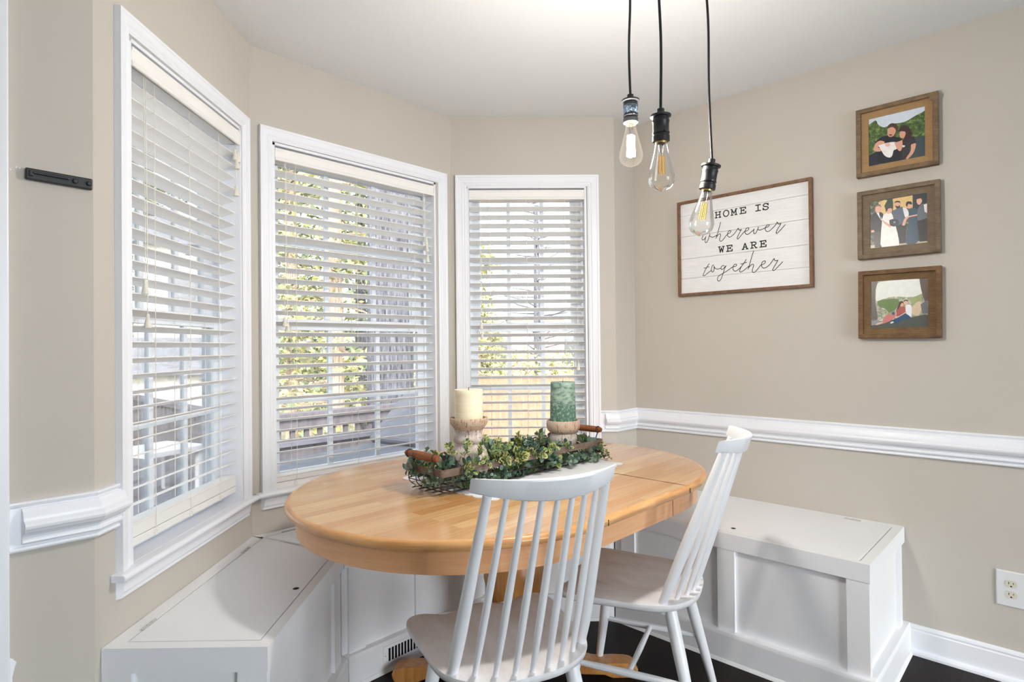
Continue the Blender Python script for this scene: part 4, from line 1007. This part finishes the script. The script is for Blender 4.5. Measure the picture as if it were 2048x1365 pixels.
# ------------------------------------------------------------------ framed photographs
PM = {}
def pcol(c):
    c = tuple(c)
    if c not in PM: PM[c] = paint('photo_tone_%d_%d_%d' % c, c, .35, .05, 60, 0, .4)
    return PM[c]
def foliage(name, a, b, c):
    t = NT(name); bs = t.bsdf(None, .35, .4); f = t.noise(t.coord((1, 1, 1)), 70, 6, .7)
    t.l(t.ramp(f, [(.34, lin(a)), (.52, lin(b)), (.7, lin(c))]), bs.inputs['Base Color']); return t.m
PBG = [foliage('photo_foliage', (34, 52, 34), (74, 100, 50), (150, 170, 90)), foliage('photo_garden_dusk', (40, 56, 46), (70, 84, 68), (180, 160, 116)), foliage('photo_rocks', (96, 104, 78), (170, 172, 148), (226, 226, 216))]
def framed(label, u, z, w, h, mo, mi_, roll, ph, chip=False):
    o = hang('picture_frame', label, 'framed photo', u, z, roll, 'barn-wood framed photographs on the right wall')
    fo = .0175
    MB().frame(-w / 2, w / 2, -h / 2, h / 2, [(0, .001), (0, .030), (.002, .032), (fo - .002, .032), (fo, .030), (fo, .001)]).build('outer_frame', mo, o, bevel=.0012)
    MB().frame(-w / 2 + fo, w / 2 - fo, -h / 2 + fo, h / 2 - fo, [(0, .002), (0, .020), (.026, .017), (.026, .002)]).build('inner_frame', mi_, o)
    if chip:
        m = MB(); Tm = Matrix.Translation((w / 2 - .012, 0, h / 2 - .022)) @ Matrix.Rotation(R(90), 4, 'X')
        m.lathe([(.0155, .030), (.0155, .0335), (.014, .0345), (0, .0345)], (0, 0, 0), 20, 0, Tm); m.build('loose_knot', mo, o)
    pw, ph_ = w - 2 * fo - .052, h - 2 * fo - .052
    m = MB(); mats = [PBG[ph]]
    m.add([(-pw / 2, -.0135, -ph_ / 2), (pw / 2, -.0135, -ph_ / 2), (pw / 2, -.0135, ph_ / 2), (-pw / 2, -.0135, ph_ / 2)], [(0, 1, 2, 3)], 0)
    for k, (c, pts) in enumerate(PHOTOS[ph]):
        mm = pcol(c)
        if mm not in mats: mats.append(mm)
        pp = pts
        if len(pp) >= 5:
            q = catmull(list(pp) + [pp[0]], 3)[:-1]; pp = [(min(1000, max(0, a)), min(1000, max(0, b))) for a, b in q]
        vs = [(-pw / 2 + a / 1000 * pw, -.0136 - .00003 * k, -ph_ / 2 + b / 1000 * ph_) for a, b in pp]
        m.add(vs, [tuple(range(len(vs)))], mats.index(mm))
    m.build('photo', mats, o, recalc=False)
    MB().box(-pw / 2 - .004, pw / 2 + .004, -.0125, -.003, -ph_ / 2 - .004, ph_ / 2 + .004).build('backing', M['dark'], o)
    return o
def uy(y): return 1.7198 - y
framed('topmost of three barn-wood photo frames: couple in black holding a baby before green hedge', uy(.4908), 2.0605, .279, .282, M['fw1'], M['fw1i'], .35, 0, True)
framed('middle of three barn-wood photo frames: bride in white and four people standing in a row', uy(.4895), 1.7198, .281, .281, M['fw2'], M['fw2i'], .2, 1)
framed('lowest of three barn-wood photo frames: couple sitting on rocks, one in jeans', uy(.4906), 1.3888, .281, .279, M['fw3'], M['fw3i'], .6, 2)

# ------------------------------------------------------------------ outdoors
GZ = -1.15
def ext_struct(o): o['kind'] = 'structure'; return o
gm_ = MB(); gm_.box(-30, 60, 2.9, 70, GZ - .1, GZ)
tag(gm_.build('lawn_ground', M['grass']), 'pale winter lawn beyond the deck', 'lawn')
# deck: one floor of boards outside the bay
DKZ = -.08
dk = thing('wooden_deck', 'weathered grey plank deck outside the bay windows', 'deck', (1.5, 4.2, DKZ))
m = MB()
for k in range(20):
    y = 2.62 + k * .148
    m.box(-6.0, 3.2, y - 4.2, y - 4.2 + .14, -.035, 0)
for k in range(20, 48):
    y = 2.62 + k * .148
    m.box(-6.0, .72, y - 4.2, y - 4.2 + .14, -.035, 0)
m.build('deck_boards', M['deck'], dk)
m = MB()
for x in (-4, -2, 0, 2.0, 3.1): m.box(x - .05, x + .05, 1.2, 1.3, GZ - DKZ, -.036)
m.build('posts', M['deck'], dk)
def railing(label, p, q, z0, z1, skip=False):
    p = Vector(p); q = Vector(q); L = (q - p).length; a = math.atan2(q.y - p.y, q.x - p.x)
    r_ = thing('deck_railing', label, 'railing', (p.x, p.y, z0), a, 'deck railings')
    h = z1 - z0
    MB().box(-.03, L + .03, -.075, .075, h - .04, h).build('top_rail', M['rail'], r_)
    m = MB(); m.box(0, L, -.02, .02, h - .16, h - .05); m.box(0, L, -.02, .02, .06, .15); m.build('cross_rails', M['rail'], r_)
    n = int(L / .145)
    for k in range(n): MB().box(k * .145 + .05, k * .145 + .095, .021, .055, .03, h - .05).build('baluster', M['rail'], r_)
    n = max(2, int(L / 1.8) + 1)
    for k in range(n):
        x = L * k / (n - 1); MB().box(x - .045, x + .045, -.045, .020, 0, h - .041).build('post', M['rail'], r_)
    return r_
railing('weathered deck railing crossing the middle window, in front of the tree trunks', (2.26, 5.50), (4.62, 5.50), DKZ, .60)
railing('weathered deck railing at the far end of the deck, left window', (-4.5, 9.60), (2.1, 9.60), DKZ, .60)
railing('weathered deck railing running away from the house, seen end-on between the windows', (2.18, 5.62), (2.18, 9.48), DKZ, .60)
db = thing('deck_bench', 'grey weathered built-in deck bench against the railing, low in the middle window', 'bench', (3.45, 5.28, DKZ))
MB().box(-1.15, 1.15, -.02, .17, 0, .40).build('boxed_base', M['rail'], db)
m = MB()
for k in range(3): m.box(-1.18, 1.18, -.06 + k * .08, .012 + k * .08, .401, .44)
m.build('seat_slats', M['deck'], db)
# patio lounge
pl = thing('patio_lounger', 'grey cushioned lounger on the deck, seen low through the middle window', 'lounger', (2.55, 4.55, DKZ), R(12))
MB().box(-.75, .75, -.3, .3, .28, .38).build('cushion', M['patio'], pl, bevel=.03)
MB().box(-.78, .78, -.33, .33, .20, .28).build('frame', M['rail'], pl)
bk = MB(); bk.box(0, .7, -.3, .3, 0, .09, 0, Matrix.Translation((.7, 0, .36)) @ Matrix.Rotation(R(-38), 4, 'Y')); bk.build('backrest', M['patio'], pl, bevel=.03)
for sx in (-.7, .7):
    for sy in (-.28, .28): MB().box(sx - .025, sx + .025, sy - .025, sy + .025, 0, .20).build('leg', M['rail'], pl)
pt = thing('patio_table', 'small grey side table on the deck, low behind the left window', 'table', (1.55, 5.9, DKZ), R(20))
MB().box(-.28, .28, -.28, .28, .40, .44).build('tabletop', M['concrete'], pt)
for sx in (-.23, .23):
    for sy in (-.23, .23): MB().box(sx - .025, sx + .025, sy - .025, sy + .025, 0, .40).build('leg', M['concrete'], pt)
# board fence
fc = thing('board_fence', 'tall cedar board fence seen through the right window', 'fence', (6.3, 10.2, GZ), math.atan2(-6.4, 6.0))
m = MB(); rnf = random.Random(3)
for k in range(42): m.box(1.5 + k * .152, 1.5 + k * .152 + .144, -.012, .012, .04, 1.76 + rnf.uniform(-.01, .01))
m.build('boards', M['fence'], fc)
m = MB(); m.box(1.5, 7.9, .012, .05, .3, .4); m.box(1.5, 7.9, .012, .05, 1.4, 1.5); m.build('rails', M['fence'], fc)
MB().box(1.5, 7.9, -.05, .05, 1.765, 1.80).build('cap_rail', M['fence'], fc)

def trunk_mesh(r0, r1, h, seed, n=18, rough=.07, lean=(0, 0)):
    rn = random.Random(seed); m = MB(); rings = 26; vs = []; fs = []
    ph = [rn.uniform(0, 6.28) for _ in range(9)]
    N = n * 3
    for i in range(rings):
        f = i / (rings - 1); r = r0 + (r1 - r0) * f + r0 * .5 * math.exp(-f * h / .35)
        for k in range(N):
            a = 2 * PI * k / N
            rr = r * (1 + rough * math.sin(7 * a + ph[0] + 2 * f) * .5 + rough * math.sin(13 * a + ph[1] + 5 * f) + rough * .6 * math.sin(19 * a + ph[2] - 7 * f))
            vs.append((rr * math.cos(a) + lean[0] * f, rr * math.sin(a) + lean[1] * f, h * f))
    for i in range(rings - 1):
        for k in range(N): l = (k + 1) % N; fs.append((i * N + k, i * N + l, (i + 1) * N + l, (i + 1) * N + k))
    return m.add(vs, fs, 0, True)
def tree(label, x, y, r, h, seed, bmat, lmats, nb, z0, crown_r, leaf_sz, per, cat='tree', drop=-.15):
    rn = random.Random(seed)
    t = thing('garden_tree', label, cat, (x, y, GZ), 0, 'trees beyond the deck')
    trunk_mesh(r, r * .55, h, seed).build('trunk', bmat, t, angle=70)
    lf = MB(); br = MB()
    for k in range(nb):
        z = z0 + (h * 1.04 - z0) * (k + rn.random()) / nb; a = rn.uniform(0, 2 * PI)
        f = (z - z0) / max(.1, h - z0); L = crown_r * (1 - .55 * f) * rn.uniform(.6, 1.1)
        p0 = Vector((0, 0, z)); d = Vector((math.cos(a), math.sin(a), rn.uniform(.0, .35)))
        pts = [p0]
        for q in range(5):
            d = (d + Vector((rn.uniform(-.25, .25), rn.uniform(-.25, .25), drop * rn.uniform(.4, 1.4)))).normalized(); pts.append(pts[-1] + d * L / 5)
        br.tube(pts, [.028, .022, .017, .012, .008, .004], 5)
        for q in range(per):
            s = rn.uniform(.25, 1.0) * 4.999; i = int(s); p = pts[i].lerp(pts[i + 1], s - i) + Vector((rn.gauss(0, .16), rn.gauss(0, .16), rn.gauss(-.03, .12)))
            dr_ = Vector((rn.uniform(-1, 1), rn.uniform(-1, 1), rn.uniform(-.7, .7))).normalized(); sd = dr_.orthogonal().normalized(); sd = Matrix.Rotation(rn.uniform(0, 6.28), 3, dr_) @ sd
            ll = leaf_sz * rn.uniform(.6, 1.4)
            lf.add([p, p + dr_ * ll * .5 + sd * ll * .22, p + dr_ * ll, p + dr_ * ll * .5 - sd * ll * .22], [(0, 1, 2, 3)], rn.randrange(len(lmats)))
    br.build('branches', bmat, t)
    if per: lf.build('foliage', lmats, t, recalc=False)
    return t
def dirpt(px, d):
    # ground point at depth d along image column px (only used to choose where the trees stand)
    k = (px - 1024.8) / 1159.1
    return ((.7214 + .6926 * k) * d, (.6925 - .7213 * k) * d)
big = thing('garden_tree', 'thick grey furrowed trunk close behind the deck railing, right part of the middle window', 'tree', (*dirpt(781, 6.9), GZ), 0, 'trees beyond the deck')
trunk_mesh(.27, .24, 7.5, 5, 24, .035).build('trunk', M['bark'], big, angle=70)
m = MB(); rb = random.Random(8)
for k in range(16):
    z = 4.4 + k * .2; a = rb.uniform(0, 6.28); p = Vector((0, 0, z)); d = Vector((math.cos(a), math.sin(a), .4)); pts = [p]
    for q in range(6): d = (d + Vector((rb.uniform(-.3, .3), rb.uniform(-.3, .3), rb.uniform(-.2, .2)))).normalized(); pts.append(pts[-1] + d * .45)
    m.tube(pts, [.07, .05, .035, .025, .018, .012, .006], 6)
m.build('branches', M['bark'], big)
NL = [M['needle'], M['needle2'], M['hedge']]
TREES = [
 ('pale slender trunk with yellow-green boughs, middle of the middle window', 671, 10.5, .15, 8, 21, M['bark2'], NL, 46, 1.0, 2.0, .16, 60),
 ('bushy yellow-green evergreen at the left of the middle window', 585, 12.5, .14, 8, 22, M['bark2'], NL, 60, .6, 2.4, .16, 80),
 ('dark evergreen standing just left of the thick grey trunk', 722, 13.5, .14, 8, 23, M['bark'], [M['needle2'], M['needle']], 60, .6, 1.9, .15, 80),
 ('tall evergreen far back between the left and middle windows', 520, 17, .2, 10, 24, M['bark'], NL, 60, 1.0, 3.0, .2, 80),
 ('distant evergreen behind the shed roof, left window', 300, 21, .2, 10, 25, M['bark'], NL, 60, 1.2, 2.8, .2, 70),
 ('bare leafless tree behind the fence, right window', 1075, 19, .13, 7, 26, M['bark'], NL, 60, 2.0, 2.6, .1, 0),
 ('thin yellow-green shrubby tree at the left edge of the right window', 955, 17, .10, 5.2, 27, M['bark2'], [M['hedge'], M['needle']], 44, 1.4, 1.3, .16, 60)]
for lb, px, d, *rest in TREES:
    x, y = dirpt(px, d)
    tree(lb, x, y, *rest, drop=.02 if 'bare' in lb else -.15)
# hedge behind the fence
hd = MB(); rh = random.Random(12); x0, y0 = dirpt(930, 17.5); x1, y1 = dirpt(1190, 17.5)
for k in range(5200):
    t = rh.uniform(-.15, 1.1); zz = rh.uniform(0, 2.35 - .25 * abs(math.sin(t * 14)))
    p = Vector((x0 + (x1 - x0) * t + rh.gauss(0, .3), y0 + (y1 - y0) * t + rh.gauss(0, .3), GZ + zz))
    d = Vector((rh.uniform(-1, 1), rh.uniform(-1, 1), rh.uniform(-1, 1))).normalized(); s = d.orthogonal().normalized(); l = rh.uniform(.09, .2)
    hd.add([p, p + d * l * .5 + s * l * .3, p + d * l, p + d * l * .5 - s * l * .3], [(0, 1, 2, 3)], rh.randrange(2))
tag(hd.build('clipped_hedge', [M['hedge'], M['needle']], recalc=False), 'long yellow-green hedge above the cedar fence', 'hedge')
# houses
def house(label, px, d, w, dep, hw, hr, rz, wm, rm, wins):
    x, y = dirpt(px, d)
    t = thing('neighbour_house', label, 'house', (x, y, GZ), rz, 'neighbouring houses')
    MB().box(-w / 2, w / 2, 0, dep, 0, hw).build('wall', wm, t)
    m = MB(); o_ = .25
    vs = [(-w / 2 - o_, -o_, hw - .02), (w / 2 + o_, -o_, hw - .02), (w / 2 + o_, dep + o_, hw - .02), (-w / 2 - o_, dep + o_, hw - .02), (-w / 2 - o_, dep / 2, hw + hr), (w / 2 + o_, dep / 2, hw + hr)]
    m.add(vs, [(0, 1, 5, 4), (2, 3, 4, 5), (0, 4, 3), (1, 2, 5), (3, 2, 1, 0)]); m.build('roof', rm, t)
    for a, b, c, e in wins:
        f = MB().frame(a, b, c, e, [(0, 0), (0, .04), (.06, .04), (.06, 0)]).build('window', M['trim'], t)
        MB().box(a + .05, b - .05, -.015, .01, c + .05, e - .05).build('pane', M['roofing'], f)
    return t
house('pale brick house far behind the bare tree, right window', 1072, 33, 3.2, 4, 4.0, 1.2, R(-45), M['brick'], M['roofing'], [(-.6, .4, 2.2, 3.4)])
house('white garden shed with a grey roof, seen low through the left window', 318, 11.5, 2.6, 2.6, 1.9, .75, R(-20), M['siding'], M['roofing'], [])
house('bright white house end standing tall in the left window', 366, 15.5, 2.2, 5, 5.2, 1.2, R(-20), M['siding'], M['roofing'], [(-.4, .5, 3.2, 4.4)])
# ------------------------------------------------------------------ light
W = bpy.data.worlds.new('sky'); SC.world = W; W.use_nodes = True
nt = W.node_tree; nt.nodes.clear()
ow = nt.nodes.new('ShaderNodeOutputWorld'); bg = nt.nodes.new('ShaderNodeBackground'); sk = nt.nodes.new('ShaderNodeTexSky')
sk.sky_type = 'NISHITA'; sk.sun_disc = False; sk.sun_elevation = R(34); sk.sun_rotation = R(215); sk.air_density = 1.0; sk.dust_density = 3.0; sk.ozone_density = 1.0
bg.inputs[1].default_value = SKY
hs = nt.nodes.new('ShaderNodeHueSaturation'); hs.inputs['Saturation'].default_value = .45
nt.links.new(sk.outputs[0], hs.inputs['Color']); nt.links.new(hs.outputs[0], bg.inputs[0]); nt.links.new(bg.outputs[0], ow.inputs[0])
def light(name, kind, loc, rot, energy, col=(1, 1, 1), size=None, sy=None, label=None):
    l = bpy.data.lights.new(name, kind); l.energy = energy; l.color = col
    if kind == 'AREA':
        l.size = size
        if sy: l.shape = 'RECTANGLE'; l.size_y = sy
    elif kind == 'SUN': l.angle = R(.6)
    else: l.shadow_soft_size = size
    o = bpy.data.objects.new(name, l); COL.objects.link(o); o.location = loc; o.rotation_euler = rot
    return o
sd = Vector((.50, .55, -.50)).normalized()
light('sun', 'SUN', (0, 0, 6), sd.to_track_quat('-Z', 'Y').to_euler(), SUN, (1, .95, .88))
# lit pendant bulb
light('bulb_light', 'POINT', (PEND[0][0], PEND[0][1], PEND[0][2] - .06), (0, 0, 0), BULB, (1, .95, .88), .05)
# added fill behind the viewer: area light outside the patio door, ceiling lights
light('door_fill_light', 'AREA', ((DX0 + DX1) / 2, YB_ - .22, 1.08), (R(90), 0, 0), DOOR_FILL, (.88, .94, 1), 1.75, 2.0)
def fill_fixture(x, y, e, label):  # unseen fixture, added only to brighten the room
    f = thing('fill_ceiling_light', label, 'ceiling light', (x, y, H), 0, 'added kitchen fill lights')
    MB().lathe([(.30, -.001), (.30, -.03), (.285, -.034), (.27, -.034), (.27, -.001)], (0, 0, 0), 40).build('rim', M['trim'], f)
    MB().lathe([(.27, -.030), (.2, -.055), (.1, -.066), (0, -.07)], (0, 0, 0), 40).build('diffuser', M['fill_diffuser'], f)
    light('ceiling_fill_light', 'AREA', (x, y, H - .085), (0, 0, 0), e, (.90, .95, 1), .55)
fill_fixture(-1.3, -.7, CEIL_FILL, 'round ceiling light added as unseen kitchen fill, nearer the left wall')
fill_fixture(-.6, -2.4, CEIL_FILL, 'round ceiling light added as unseen kitchen fill, nearer the back wall')

# ------------------------------------------------------------------ camera
cd = bpy.data.cameras.new('camera'); cam = bpy.data.objects.new('camera', cd); COL.objects.link(cam)
cd.sensor_fit = 'HORIZONTAL'; cd.sensor_width = 36; cd.lens = 1159.08 / 2048 * 36
cd.shift_x = -(1024.78 - 1024) / 2048; cd.shift_y = (683.57 - 682.5) / 2048
cd.clip_start = .02; cd.clip_end = 200
yaw, pt, rl = .76498, .00843, -.00996
fw = Vector((math.cos(yaw) * math.cos(pt), math.sin(yaw) * math.cos(pt), math.sin(pt)))
r0 = Vector((math.sin(yaw), -math.cos(yaw), 0)); u0 = r0.cross(fw)
r2 = r0 * math.cos(rl) + u0 * math.sin(rl); u2 = -r0 * math.sin(rl) + u0 * math.cos(rl)
cam.matrix_world = Matrix(((r2.x, u2.x, -fw.x, 0), (r2.y, u2.y, -fw.y, 0), (r2.z, u2.z, -fw.z, 1.23244), (0, 0, 0, 1)))
SC.camera = cam
SC.view_settings.view_transform = 'Standard'; SC.view_settings.look = 'None'; SC.view_settings.gamma = 1
SC.view_settings.exposure = EXPO; SC.view_settings.use_curve_mapping = False
SC.cycles.use_denoising = True
SC.cycles.max_bounces = 10; SC.cycles.diffuse_bounces = 5; SC.cycles.transparent_max_bounces = 24; SC.cycles.glossy_bounces = 4
SC.cycles.sample_clamp_indirect = 8; SC.cycles.caustics_reflective = False; SC.cycles.caustics_refractive = False
